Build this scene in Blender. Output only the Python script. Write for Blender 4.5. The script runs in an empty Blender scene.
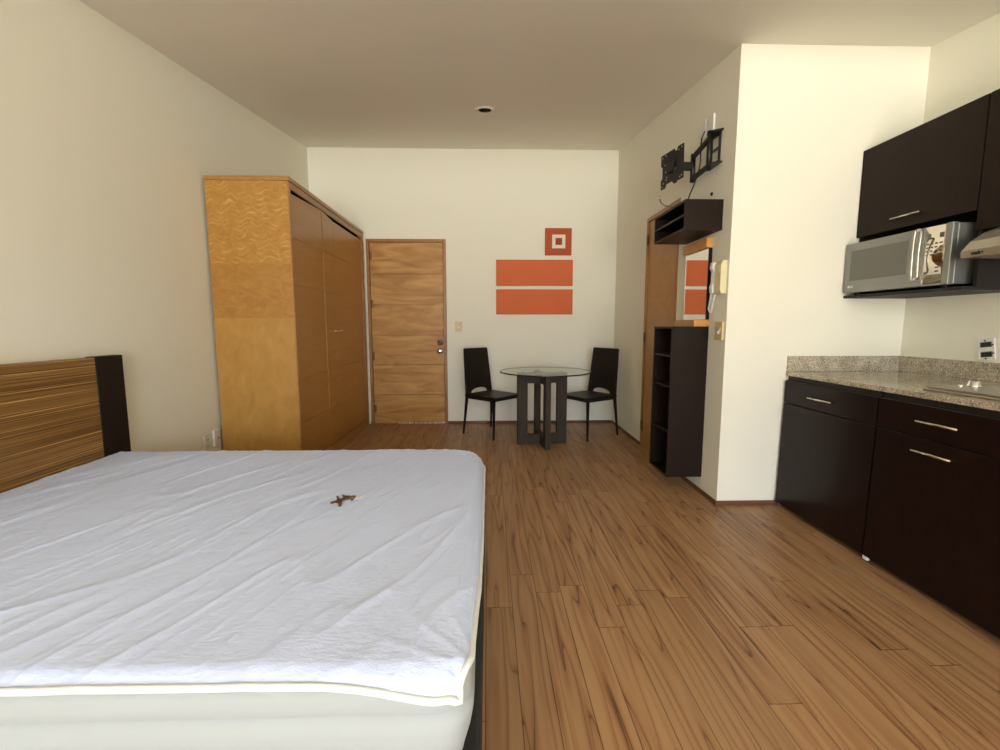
import bpy, bmesh, math, random
from mathutils import Vector, Matrix, noise
random.seed(7)
C = bpy.context.scene.collection
PI = math.pi

# ------------------------------------------------------------------ camera
PITCH, YAW, ROLL, FPX = 0.1117, 0.0261, -0.0008, 447.06
cam_d = bpy.data.cameras.new('camera')
cam = bpy.data.objects.new('camera', cam_d); C.objects.link(cam)
cam_d.sensor_fit = 'HORIZONTAL'; cam_d.sensor_width = 36.0
cam_d.lens = FPX * 36.0 / 1000.0
cam_d.clip_start = 0.02
cam.location = (0, 0, 1.16)
cp, sp, cy_, sy_ = math.cos(PITCH), math.sin(PITCH), math.cos(YAW), math.sin(YAW)
fw = Vector((sy_*cp, cy_*cp, -sp)); rt = Vector((cy_, -sy_, 0)); up = rt.cross(fw)
c_, s_ = math.cos(ROLL), math.sin(ROLL)
rt2 = rt*c_ + up*s_; up2 = up*c_ - rt*s_
m = Matrix((rt2, up2, -fw)).transposed()
cam.rotation_euler = m.to_euler()
bpy.context.scene.camera = cam

# ------------------------------------------------------------------ world, exposure
vs = bpy.context.scene.view_settings
vs.view_transform = 'Standard'; vs.look = 'None'; vs.gamma = 1.0
vs.exposure = 0.0
vs.use_curve_mapping = False
W = bpy.data.worlds.new('daylight'); bpy.context.scene.world = W; W.use_nodes = True
nt = W.node_tree; nt.nodes.clear()
wo = nt.nodes.new('ShaderNodeOutputWorld'); bg = nt.nodes.new('ShaderNodeBackground')
tc = nt.nodes.new('ShaderNodeTexCoord'); sx = nt.nodes.new('ShaderNodeSeparateXYZ')
rp = nt.nodes.new('ShaderNodeValToRGB')
nt.links.new(tc.outputs['Generated'], sx.inputs[0])
mr = nt.nodes.new('ShaderNodeMapRange'); mr.inputs[1].default_value = -1; mr.inputs[2].default_value = 1
nt.links.new(sx.outputs['Z'], mr.inputs[0]); nt.links.new(mr.outputs[0], rp.inputs[0])
e = rp.color_ramp.elements
e[0].position = 0.0; e[0].color = (1.58, 1.57, 1.50, 1)
e[1].position = 1.0; e[1].color = (0.58, 0.78, 1.15, 1)
a = e.new(0.445); a.color = (1.58, 1.57, 1.50, 1)      # sunlit ground
a = e.new(0.485); a.color = (0.62, 0.62, 0.60, 1)      # unseen buildings, dark horizon band added to dim the column wall
a = e.new(0.54); a.color = (0.52, 0.56, 0.62, 1)
a = e.new(0.565); a.color = (0.68, 0.82, 1.08, 1)     # sky
nt.links.new(rp.outputs[0], bg.inputs[0]); bg.inputs[1].default_value = 15.8
nt.links.new(bg.outputs[0], wo.inputs[0])

# ------------------------------------------------------------------ room measures
LX, D, RX, CY, KX, FY = -1.985, 5.216, 1.4724, 2.747, 2.596, -5.5
WIN = (-1.40, 2.00, 0.06, 2.55)          # window opening x0,x1,z0,z1
def ceil_z(y): return 3.1009 + 0.1319*(y - D) if y > 1.5 else 3.1009 + 0.1319*(1.5 - D)

# daylight enters through the window opening: portal guides the sampling only
pl = bpy.data.lights.new('window_daylight', 'AREA'); pl.shape = 'RECTANGLE'
pl.size = WIN[1]-WIN[0]; pl.size_y = WIN[3]-WIN[2]; pl.cycles.is_portal = True
po = bpy.data.objects.new('window_daylight', pl); C.objects.link(po)
po.location = ((WIN[0]+WIN[1])/2, FY-0.02, (WIN[2]+WIN[3])/2); po.rotation_euler = (PI/2, 0, 0)

# ------------------------------------------------------------------ mesh helpers
def bx(bm, x0, x1, y0, y1, z0, z1, bev=0.0, seg=1, mi=0):
    vs_ = [bm.verts.new((x, y, z)) for x in (x0, x1) for y in (y0, y1) for z in (z0, z1)]
    q = [(0,1,3,2),(4,6,7,5),(0,4,5,1),(2,3,7,6),(0,2,6,4),(1,5,7,3)]
    fs = [bm.faces.new([vs_[i] for i in f]) for f in q]
    for f in fs: f.material_index = mi
    if bev > 0:
        es = list({ed for f in fs for ed in f.edges})
        bmesh.ops.bevel(bm, geom=es, offset=bev, segments=seg, profile=0.5, affect='EDGES', clamp_overlap=True, material=-1)
    return fs
def box(*a, **k):
    bm = bmesh.new(); bx(bm, *a, **k); return bm
def cyl(bm, p0, p1, r0, r1=None, n=24, caps=True, mi=0):
    if r1 is None: r1 = r0
    p0, p1 = Vector(p0), Vector(p1); d = (p1-p0).normalized()
    a = d.orthogonal().normalized(); b = d.cross(a)
    A = [bm.verts.new(p0 + a*r0*math.cos(t) + b*r0*math.sin(t)) for t in [2*PI*i/n for i in range(n)]]
    B = [bm.verts.new(p1 + a*r1*math.cos(t) + b*r1*math.sin(t)) for t in [2*PI*i/n for i in range(n)]]
    for i in range(n):
        f = bm.faces.new((A[i], A[(i+1)%n], B[(i+1)%n], B[i])); f.smooth = True; f.material_index = mi
    if caps:
        f = bm.faces.new(A[::-1]); f.material_index = mi
        f = bm.faces.new(B); f.material_index = mi
def lathe(bm, prof, c=(0,0,0), axis='z', n=40, mi=0):
    c = Vector(c); rings = []
    for r, h in prof:
        ring = []
        for i in range(n):
            t = 2*PI*i/n; u, v = r*math.cos(t), r*math.sin(t)
            p = {'z': (u, v, h), 'y': (u, h, v), 'x': (h, u, v)}[axis]
            ring.append(bm.verts.new(c + Vector(p)))
        rings.append(ring)
    for k in range(len(rings)-1):
        for i in range(n):
            f = bm.faces.new((rings[k][i], rings[k][(i+1)%n], rings[k+1][(i+1)%n], rings[k+1][i])); f.smooth = True; f.material_index = mi
    if prof[0][0] > 1e-5: bm.faces.new(rings[0][::-1]).material_index = mi
    if prof[-1][0] > 1e-5: bm.faces.new(rings[-1]).material_index = mi
def tube(bm, pts, r, n=10, closed=False, sub=6):
    P = [Vector(p) for p in pts]; Q = []
    N = len(P)
    rng = range(N if closed else N-1)
    for i in rng:
        p1, p2 = P[i], P[(i+1) % N]
        p0 = P[(i-1) % N] if (closed or i > 0) else p1
        p3 = P[(i+2) % N] if (closed or i+2 < N) else p2
        for k in range(sub):
            t = k/sub
            Q.append(0.5*((2*p1)+(p2-p0)*t+(2*p0-5*p1+4*p2-p3)*t*t+(3*p1-p0-3*p2+p3)*t**3))
    if not closed: Q.append(P[-1])
    rings = []; prev = None; M_ = len(Q)
    for i, q in enumerate(Q):
        d = (Q[(i+1) % M_]-Q[(i-1) % M_]) if closed else (Q[min(i+1, M_-1)]-Q[max(i-1, 0)])
        d.normalize()
        a = d.orthogonal().normalized() if prev is None else (prev - d*prev.dot(d)).normalized()
        prev = a; b = d.cross(a)
        rings.append([bm.verts.new(q + a*r*math.cos(2*PI*j/n) + b*r*math.sin(2*PI*j/n)) for j in range(n)])
    for i in range(M_ if closed else M_-1):
        A, B = rings[i], rings[(i+1) % M_]
        for j in range(n):
            f = bm.faces.new((A[j], A[(j+1)%n], B[(j+1)%n], B[j])); f.smooth = True
    if not closed:
        bm.faces.new(rings[0][::-1]); bm.faces.new(rings[-1])
def prism(bm, pts, axis, a, b, bev=0.0, mi=0):
    """extrude a 2-D outline along an axis from a to b"""
    def v3(p, h): return {'x': (h, p[0], p[1]), 'y': (p[0], h, p[1]), 'z': (p[0], p[1], h)}[axis]
    A = [bm.verts.new(v3(p, a)) for p in pts]; B = [bm.verts.new(v3(p, b)) for p in pts]
    n = len(pts); fs = [bm.faces.new(A), bm.faces.new(B[::-1])]
    for i in range(n): fs.append(bm.faces.new((A[i], B[i], B[(i+1)%n], A[(i+1)%n])))
    for f in fs: f.material_index = mi
    bmesh.ops.recalc_face_normals(bm, faces=fs)
    if bev > 0:
        es = [ed for ed in {ed for f in fs[:2] for ed in f.edges}]
        bmesh.ops.bevel(bm, geom=es, offset=bev, segments=2, profile=0.5, affect='EDGES', clamp_overlap=True, material=-1)
def rot_bm(bm, verts, ang, axis, c):
    bmesh.ops.rotate(bm, verts=verts, cent=Vector(c), matrix=Matrix.Rotation(ang, 3, axis))

def obj(name, bm, mat, parent=None, at=None, recalc=True):
    """at = world position of the origin: the mesh was drawn in world coordinates"""
    if recalc: bmesh.ops.recalc_face_normals(bm, faces=bm.faces)
    me = bpy.data.meshes.new(name); bm.to_mesh(me); bm.free()
    for mm in (mat if isinstance(mat, (list, tuple)) else [mat]): me.materials.append(mm)
    o = bpy.data.objects.new(name, me); C.objects.link(o)
    if at is not None:
        me.transform(Matrix.Translation(-Vector(at)))
        if parent is None: o.location = at
    if parent is not None: o.parent = parent
    return o
def tag(o, label, cat, group=None):
    o['label'] = label; o['category'] = cat
    if group: o['group'] = group
    return o
def thing(name, label, cat, loc=(0,0,0), rz=0, group=None):
    o = bpy.data.objects.new(name, None); C.objects.link(o); o.empty_display_size = 0.1
    o.location = loc; o.rotation_euler = (0, 0, rz)
    return tag(o, label, cat, group)
def struct(name, bm, mat, parent=None, at=None, recalc=True):
    o = obj(name, bm, mat, parent, at, recalc)
    if parent is None: o['kind'] = 'structure'
    return o
def text_mesh(name, s, size, mat, parent, mtx, depth=0.0004, bold=0.0):
    cu = bpy.data.curves.new(name, 'FONT'); cu.body = s; cu.size = size; cu.extrude = depth
    cu.align_x = 'CENTER'; cu.align_y = 'CENTER'; cu.offset = bold
    t = bpy.data.objects.new(name, cu); C.objects.link(t)
    bpy.context.view_layer.update()
    me = bpy.data.meshes.new_from_object(t.evaluated_get(bpy.context.evaluated_depsgraph_get()))
    bpy.data.objects.remove(t)
    me.transform(mtx); me.materials.clear(); me.materials.append(mat)
    o = bpy.data.objects.new(name, me); C.objects.link(o); o.parent = parent
    return o

# ------------------------------------------------------------------ material helpers
def lin(c):
    return tuple(((x/255)/12.92 if x/255 <= .04045 else ((x/255+.055)/1.055)**2.4) for x in c) + (1,)
def mat(name, col, rough=0.5, metal=0.0, spec=0.5, bump=0.0, bscale=200, var=0.0, vscale=4, coat=0.0):
    m = bpy.data.materials.new(name); m.use_nodes = True
    n = m.node_tree.nodes; l = m.node_tree.links; b = n['Principled BSDF']
    b.inputs['Base Color'].default_value = lin(col)
    b.inputs['Roughness'].default_value = rough; b.inputs['Metallic'].default_value = metal
    b.inputs['Specular IOR Level'].default_value = spec
    b.inputs['Coat Weight'].default_value = coat
    tcn = n.new('ShaderNodeTexCoord')
    if var:
        no = n.new('ShaderNodeTexNoise'); no.inputs['Scale'].default_value = vscale; no.inputs['Detail'].default_value = 4
        mx = n.new('ShaderNodeMix'); mx.data_type = 'RGBA'
        c = lin(col); mx.inputs[6].default_value = tuple(x*(1-var) for x in c[:3])+(1,)
        mx.inputs[7].default_value = tuple(min(1, x*(1+var)) for x in c[:3])+(1,)
        l.new(tcn.outputs['Object'], no.inputs['Vector']); l.new(no.outputs[0], mx.inputs[0]); l.new(mx.outputs[2], b.inputs['Base Color'])
    if bump:
        no = n.new('ShaderNodeTexNoise'); no.inputs['Scale'].default_value = bscale; no.inputs['Detail'].default_value = 3
        bu = n.new('ShaderNodeBump'); bu.inputs['Strength'].default_value = bump; bu.inputs['Distance'].default_value = 0.002
        l.new(tcn.outputs['Object'], no.inputs['Vector']); l.new(no.outputs[0], bu.inputs['Height']); l.new(bu.outputs[0], b.inputs['Normal'])
    return m
def wood(name, dark, light, scl=(1,1,1), nscale=6, rough=0.4, dist=1.5, detail=6, contrast=(0.3,0.7), coat=0.0, wave=None, wmix=0.3, spec=0.5):
    """scl stretches object coordinates: small number = long grain along that axis"""
    m = bpy.data.materials.new(name); m.use_nodes = True
    n = m.node_tree.nodes; l = m.node_tree.links; b = n['Principled BSDF']
    b.inputs['Roughness'].default_value = rough; b.inputs['Coat Weight'].default_value = coat; b.inputs['Coat Roughness'].default_value = 0.12
    b.inputs['Specular IOR Level'].default_value = spec
    t = n.new('ShaderNodeTexCoord'); mp = n.new('ShaderNodeMapping'); mp.inputs['Scale'].default_value = scl
    l.new(t.outputs['Object'], mp.inputs[0])
    no = n.new('ShaderNodeTexNoise'); no.inputs['Scale'].default_value = nscale; no.inputs['Detail'].default_value = detail
    no.inputs['Distortion'].default_value = dist
    l.new(mp.outputs[0], no.inputs['Vector'])
    src = no.outputs[0]
    if wave:
        wv = n.new('ShaderNodeTexWave'); wv.bands_direction = wave[0]; wv.inputs['Scale'].default_value = wave[1]
        wv.inputs['Distortion'].default_value = wave[2]; wv.inputs['Detail'].default_value = 3; wv.inputs['Detail Scale'].default_value = wave[3]
        l.new(t.outputs['Object'], wv.inputs['Vector'])
        mx0 = n.new('ShaderNodeMix'); mx0.inputs[0].default_value = wmix
        l.new(no.outputs[0], mx0.inputs[2]); l.new(wv.outputs[1], mx0.inputs[3]); src = mx0.outputs[0]
    r = n.new('ShaderNodeValToRGB'); r.color_ramp.elements[0].position = contrast[0]; r.color_ramp.elements[1].position = contrast[1]
    r.color_ramp.elements[0].color = lin(dark); r.color_ramp.elements[1].color = lin(light)
    l.new(src, r.inputs[0]); l.new(r.outputs[0], b.inputs['Base Color'])
    return m

def wall_paint(name, col):
    return mat(name, col, rough=0.85, spec=0.2, bump=0.25, bscale=90)
M = {}
M['wall'] = wall_paint('cream_wall_paint', (242, 238, 220))
M['ceiling'] = wall_paint('cream_ceiling_paint', (246, 241, 226))
M['base'] = mat('baseboard_brown', (108, 70, 47), 0.5, var=0.15, vscale=12)
M['white'] = mat('white_plastic', (232, 230, 222), 0.4)
M['ivory'] = mat('ivory_plastic', (216, 194, 134), 0.4)
M['grayplate'] = mat('pale_grey_plastic', (205, 200, 188), 0.4)
M['black'] = mat('black_satin', (16, 14, 13), 0.4)
M['slot'] = mat('black_slot', (8, 7, 6), 0.9)
M['leather'] = mat('dark_brown_leatherette', (26, 18, 15), 0.45, spec=0.3, bump=0.15, bscale=400)
M['chairleg'] = mat('dark_metal_leg', (30, 26, 24), 0.35, metal=0.3)
M['espresso'] = wood('espresso_wood', (24, 16, 12), (32, 22, 17), scl=(1, 1, 12), nscale=8, rough=0.45, spec=0.25)
M['espresso_flat'] = wood('espresso_laminate', (29, 19, 13), (37, 25, 18), scl=(1, 12, 12), nscale=5, rough=0.42, spec=0.16)
M['kitchen'] = wood('kitchen_front_lacquer', (24, 12, 10), (32, 17, 14), scl=(1, 8, 1.2), nscale=5, rough=0.3, spec=0.2)
M['kitchen_box'] = mat('kitchen_carcass_brown', (20, 13, 10), 0.6)
M['tablewood'] = wood('grey_brown_table_wood', (54, 45, 38), (68, 58, 49), scl=(10, 10, 1), nscale=6, rough=0.6, spec=0.15)
M['steel'] = mat('brushed_steel', (190, 186, 178), 0.28, metal=1.0)
M['satin'] = mat('satin_nickel', (215, 208, 190), 0.22, metal=1.0)
M['chrome'] = mat('chrome', (230, 230, 230), 0.06, metal=1.0)
M['hinge'] = mat('dull_brass_hinge', (120, 98, 62), 0.5, metal=0.6)
M['hood'] = mat('hood_grey_steel', (172, 164, 148), 0.38, metal=0.7)
M['mwbody'] = mat('microwave_silver_paint', (140, 142, 138), 0.35, metal=0.55)
M['handlegrey'] = mat('polished_grey_metal', (210, 206, 196), 0.22, metal=0.9)
M['mwlight'] = mat('microwave_light_grey', (152, 152, 145), 0.35, metal=0.5)
M['mwwindow'] = mat('microwave_window', (112, 112, 106), 0.3, metal=0.5)
M['orange'] = mat('orange_canvas', (218, 108, 56), 0.7, var=0.05, vscale=9, bump=0.2, bscale=500)
M['orange2'] = mat('dark_orange_paint', (184, 82, 34), 0.7, var=0.05, vscale=9)
M['red'] = mat('brick_red_paint', (160, 62, 26), 0.7)
M['cream'] = mat('off_white_paint', (240, 228, 205), 0.6)
M['doorw'] = wood('oak_door_veneer', (166, 116, 58), (208, 160, 94), scl=(0.8, 1, 4.0), nscale=2.2, rough=0.42, dist=1.6, contrast=(0.3, 0.7), spec=0.3)
M['doorframe'] = wood('door_frame_wood', (146, 98, 48), (176, 124, 66), scl=(6, 6, 0.8), nscale=6, rough=0.4)
M['wardfront'] = wood('wardrobe_front_veneer', (164, 111, 44), (178, 125, 53), scl=(1, 0.6, 7), nscale=3, rough=0.28, dist=0.6, coat=0.08, contrast=(0.25, 0.75))
M['wardframe'] = wood('wardrobe_frame_veneer', (158, 110, 54), (176, 128, 66), scl=(6, 0.7, 6), nscale=4, rough=0.3)
M['wardplain'] = wood('side_veneer_plain', (172, 126, 60), (188, 143, 74), scl=(2.2, 1, 1.3), nscale=5, rough=0.33, dist=0.8)
M['wardmid'] = wood('side_veneer_mid', (160, 112, 50), (178, 130, 62), scl=(2, 1, 3), nscale=7, rough=0.33, dist=1.2)
M['orangewood'] = wood('orange_flat_wood', (174, 126, 60), (188, 141, 75), scl=(6, 0.8, 0.8), nscale=4, rough=0.4)
M['mapleledge'] = wood('light_ledge_wood', (198, 138, 62), (214, 156, 80), scl=(1, 4, 6), nscale=4, rough=0.4)

def figured_veneer():
    m = wood('side_veneer_figured', (164, 117, 52), (182, 135, 64), scl=(2.2, 1, 3), nscale=6, rough=0.33)
    n = m.node_tree.nodes; l = m.node_tree.links; b = n['Principled BSDF']
    t = n.new('ShaderNodeTexCoord'); w = n.new('ShaderNodeTexWave')
    w.wave_type = 'BANDS'; w.bands_direction = 'Z'; w.wave_profile = 'SIN'
    # crescents: scallops in x, stacked in z
    sxyz = n.new('ShaderNodeSeparateXYZ'); l.new(t.outputs['Object'], sxyz.inputs[0])
    mu = n.new('ShaderNodeMath'); mu.operation = 'MULTIPLY'; mu.inputs[1].default_value = 50; l.new(sxyz.outputs['X'], mu.inputs[0])
    si = n.new('ShaderNodeMath'); si.operation = 'SINE'; l.new(mu.outputs[0], si.inputs[0])
    ab = n.new('ShaderNodeMath'); ab.operation = 'MULTIPLY'; ab.inputs[1].default_value = 0.012; l.new(si.outputs[0], ab.inputs[0])
    ad = n.new('ShaderNodeMath'); ad.operation = 'ADD'; l.new(ab.outputs[0], ad.inputs[0]); l.new(sxyz.outputs['Z'], ad.inputs[1])
    no = n.new('ShaderNodeTexNoise'); no.inputs['Scale'].default_value = 9; l.new(t.outputs['Object'], no.inputs['Vector'])
    nm = n.new('ShaderNodeMath'); nm.operation = 'MULTIPLY_ADD'; nm.inputs[1].default_value = 0.09; l.new(no.outputs[0], nm.inputs[0]); l.new(ad.outputs[0], nm.inputs[2])
    cb = n.new('ShaderNodeCombineXYZ'); l.new(nm.outputs[0], cb.inputs[2])
    w.inputs['Scale'].default_value = 8.5; w.inputs['Distortion'].default_value = 0
    l.new(cb.outputs[0], w.inputs[0])
    r = n.new('ShaderNodeValToRGB'); r.color_ramp.elements[0].position = 0.70; r.color_ramp.elements[1].position = 1.0
    r.color_ramp.elements[0].color = (0,0,0,1); r.color_ramp.elements[1].color = (0.75,0.75,0.75,1); l.new(w.outputs[1], r.inputs[0])
    no2 = n.new('ShaderNodeTexNoise'); no2.inputs['Scale'].default_value = 13; l.new(t.outputs['Object'], no2.inputs['Vector'])
    m2 = n.new('ShaderNodeMath'); m2.operation = 'MULTIPLY'; mk = n.new('ShaderNodeMapRange'); mk.inputs[1].default_value = 0.42; mk.inputs[2].default_value = 0.72; l.new(no2.outputs[0], mk.inputs[0]); l.new(r.outputs[0], m2.inputs[0]); l.new(mk.outputs[0], m2.inputs[1])
    mx = n.new('ShaderNodeMix'); mx.data_type = 'RGBA'; l.new(m2.outputs[0], mx.inputs[0])
    src = b.inputs['Base Color'].links[0].from_socket
    l.new(src, mx.inputs[6]); mx.inputs[7].default_value = lin((214, 170, 96)); l.new(mx.outputs[2], b.inputs['Base Color'])
    return m
M['wardfig'] = figured_veneer()

def plank_floor():
    m = bpy.data.materials.new('laminate_plank_floor'); m.use_nodes = True
    n = m.node_tree.nodes; l = m.node_tree.links; b = n['Principled BSDF']
    def math_(op, a=None, bb=None, c=None):
        k = n.new('ShaderNodeMath'); k.operation = op
        for i, v in enumerate((a, bb, c)):
            if v is None: continue
            if hasattr(v, 'is_linked') or hasattr(v, 'links'): l.new(v, k.inputs[i])
            else: k.inputs[i].default_value = v
        return k.outputs[0]
    t = n.new('ShaderNodeTexCoord'); s = n.new('ShaderNodeSeparateXYZ'); l.new(t.outputs['Object'], s.inputs[0])
    u = math_('DIVIDE', math_('ADD', s.outputs['X'], 10.8 - 0.046), 0.1085)
    iu = math_('FLOOR', u); fu = math_('FRACT', u)
    wn = n.new('ShaderNodeTexWhiteNoise'); wn.noise_dimensions = '1D'; l.new(iu, wn.inputs['W'])
    v = math_('ADD', math_('DIVIDE', s.outputs['Y'], 1.22), math_('MULTIPLY', wn.outputs['Value'], 7.0))
    iv = math_('FLOOR', v); fv = math_('FRACT', v)
    cb = n.new('ShaderNodeCombineXYZ'); l.new(iu, cb.inputs[0]); l.new(iv, cb.inputs[1])
    wp = n.new('ShaderNodeTexWhiteNoise'); wp.noise_dimensions = '2D'; l.new(cb.outputs[0], wp.inputs['Vector'])
    # grain: long streaks along y, shifted per plank
    sh = math_('MULTIPLY', wp.outputs['Value'], 40.0)
    g = n.new('ShaderNodeCombineXYZ')
    l.new(math_('MULTIPLY', s.outputs['X'], 30.0), g.inputs[0]); l.new(math_('ADD', math_('MULTIPLY', s.outputs['Y'], 1.3), sh), g.inputs[1]); l.new(sh, g.inputs[2])
    n1 = n.new('ShaderNodeTexNoise'); n1.inputs['Scale'].default_value = 0.9; n1.inputs['Detail'].default_value = 5; n1.inputs['Distortion'].default_value = 0.35; n1.inputs['Roughness'].default_value = 0.55
    l.new(g.outputs[0], n1.inputs['Vector'])
    # cathedral lines
    g2 = n.new('ShaderNodeCombineXYZ')
    l.new(math_('MULTIPLY', s.outputs['X'], 8.0), g2.inputs[0]); l.new(math_('ADD', math_('MULTIPLY', s.outputs['Y'], 0.55), sh), g2.inputs[1])
    n2 = n.new('ShaderNodeTexNoise'); n2.inputs['Scale'].default_value = 1.0; n2.inputs['Detail'].default_value = 2.0; l.new(g2.outputs[0], n2.inputs['Vector'])
    rings = math_('FRACT', math_('MULTIPLY', n2.outputs[0], 9.0))
    rr = n.new('ShaderNodeValToRGB'); l.new(rings, rr.inputs[0])
    rr.color_ramp.elements[0].position = 0.0; rr.color_ramp.elements[0].color = (0,0,0,1)
    rr.color_ramp.elements[1].position = 0.55; rr.color_ramp.elements[1].color = (1,1,1,1)
    k = rr.color_ramp.elements.new(0.14); k.color = (0.7,0.7,0.7,1)
    k = rr.color_ramp.elements.new(1.0); k.color = (0.55,0.55,0.55,1)
    mx = n.new('ShaderNodeMix'); mx.inputs[0].default_value = 0.34; l.new(n1.outputs[0], mx.inputs[2]); l.new(rr.outputs[0], mx.inputs[3])
    r = n.new('ShaderNodeValToRGB'); l.new(mx.outputs[0], r.inputs[0])
    r.color_ramp.elements[0].position = 0.28; r.color_ramp.elements[0].color = lin((100, 72, 50))
    r.color_ramp.elements[1].position = 0.68; r.color_ramp.elements[1].color = lin((172, 134, 95))
    k = r.color_ramp.elements.new(0.44); k.color = lin((148, 105, 70))
    # plank tone
    tone = math_('MULTIPLY_ADD', wp.outputs['Value'], 0.14, 0.92)
    mc = n.new('ShaderNodeMix'); mc.data_type = 'RGBA'; mc.blend_type = 'MULTIPLY'; mc.inputs[0].default_value = 1.0
    l.new(r.outputs[0], mc.inputs[6]); l.new(tone, mc.inputs[7])
    # joints
    j = math_('MINIMUM', math_('MULTIPLY', math_('MINIMUM', fu, math_('SUBTRACT', 1.0, fu)), 0.1085), math_('MULTIPLY', math_('MINIMUM', fv, math_('SUBTRACT', 1.0, fv)), 1.22))
    jr = n.new('ShaderNodeMapRange'); l.new(j, jr.inputs[0]); jr.inputs[1].default_value = 0.0008; jr.inputs[2].default_value = 0.0020; jr.inputs[3].default_value = 0.33; jr.inputs[4].default_value = 1.0
    md = n.new('ShaderNodeMix'); md.data_type = 'RGBA'; md.blend_type = 'MULTIPLY'; md.inputs[0].default_value = 1.0
    l.new(mc.outputs[2], md.inputs[6]); l.new(jr.outputs[0], md.inputs[7])
    l.new(md.outputs[2], b.inputs['Base Color'])
    b.inputs['Roughness'].default_value = 0.36; b.inputs['Specular IOR Level'].default_value = 0.25
    bu = n.new('ShaderNodeBump'); bu.inputs['Strength'].default_value = 0.25; bu.inputs['Distance'].default_value = 0.001
    l.new(jr.outputs[0], bu.inputs['Height']); l.new(bu.outputs[0], b.inputs['Normal'])
    return m
M['floor'] = plank_floor()

def zebrano():
    m = bpy.data.materials.new('zebrano_headboard_veneer'); m.use_nodes = True
    n = m.node_tree.nodes; l = m.node_tree.links; b = n['Principled BSDF']
    t = n.new('ShaderNodeTexCoord'); mp = n.new('ShaderNodeMapping'); mp.inputs['Scale'].default_value = (1, 0.35, 120)
    l.new(t.outputs['Object'], mp.inputs[0])
    no = n.new('ShaderNodeTexNoise'); no.inputs['Scale'].default_value = 1.6; no.inputs['Detail'].default_value = 5; no.inputs['Roughness'].default_value = 0.6
    l.new(mp.outputs[0], no.inputs['Vector'])
    r = n.new('ShaderNodeValToRGB'); l.new(no.outputs[0], r.inputs[0])
    E_ = r.color_ramp.elements
    E_[0].position = 0.38; E_[0].color = lin((78, 50, 22)); E_[1].position = 0.64; E_[1].color = lin((214, 174, 104))
    k = E_.new(0.44); k.color = lin((108, 74, 34)); k = E_.new(0.52); k.color = lin((146, 106, 52)); k = E_.new(0.60); k.color = lin((130, 92, 44))
    l.new(r.outputs[0], b.inputs['Base Color']); b.inputs['Roughness'].default_value = 0.38
    return m
M['zebrano'] = zebrano()

def granite():
    m = bpy.data.materials.new('speckled_beige_granite'); m.use_nodes = True
    n = m.node_tree.nodes; l = m.node_tree.links; b = n['Principled BSDF']
    t = n.new('ShaderNodeTexCoord')
    n1 = n.new('ShaderNodeTexNoise'); n1.inputs['Scale'].default_value = 130; n1.inputs['Detail'].default_value = 3; n1.inputs['Roughness'].default_value = 0.7
    n2 = n.new('ShaderNodeTexNoise'); n2.inputs['Scale'].default_value = 18; n2.inputs['Detail'].default_value = 3
    l.new(t.outputs['Object'], n1.inputs['Vector']); l.new(t.outputs['Object'], n2.inputs['Vector'])
    mx = n.new('ShaderNodeMix'); mx.inputs[0].default_value = 0.22; l.new(n1.outputs[0], mx.inputs[2]); l.new(n2.outputs[0], mx.inputs[3])
    r = n.new('ShaderNodeValToRGB'); l.new(mx.outputs[0], r.inputs[0]); E_ = r.color_ramp.elements
    E_[0].position = 0.36; E_[0].color = lin((96, 86, 74)); E_[1].position = 0.62; E_[1].color = lin((222, 213, 194))
    k = E_.new(0.44); k.color = lin((160, 148, 128)); k = E_.new(0.52); k.color = lin((186, 175, 154))
    l.new(r.outputs[0], b.inputs['Base Color']); b.inputs['Roughness'].default_value = 0.12
    return m
M['granite'] = granite()

def thin_glass():
    m = bpy.data.materials.new('pale_green_glass'); m.use_nodes = True
    n = m.node_tree.nodes; l = m.node_tree.links; n.clear()
    o = n.new('ShaderNodeOutputMaterial'); tr = n.new('ShaderNodeBsdfTransparent'); gl = n.new('ShaderNodeBsdfGlossy')
    tr.inputs[0].default_value = (0.86, 0.93, 0.88, 1); gl.inputs['Roughness'].default_value = 0.03
    fr = n.new('ShaderNodeFresnel'); fr.inputs[0].default_value = 1.5; mx = n.new('ShaderNodeMixShader')
    ge = n.new('ShaderNodeNewGeometry'); iv = n.new('ShaderNodeMath'); iv.operation = 'SUBTRACT'; iv.inputs[0].default_value = 1.0
    l.new(ge.outputs['Backfacing'], iv.inputs[1]); ml = n.new('ShaderNodeMath'); ml.operation = 'MULTIPLY'
    l.new(fr.outputs[0], ml.inputs[0]); l.new(iv.outputs[0], ml.inputs[1]); l.new(ml.outputs[0], mx.inputs[0]); l.new(tr.outputs[0], mx.inputs[1]); l.new(gl.outputs[0], mx.inputs[2]); l.new(mx.outputs[0], o.inputs[0])
    return m
M['glass'] = thin_glass()
M['glassedge'] = mat('dark_green_glass_edge', (38, 48, 42), 0.15)
M['mirror'] = mat('mirror_silver', (238, 240, 238), 0.01, metal=1.0)

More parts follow.
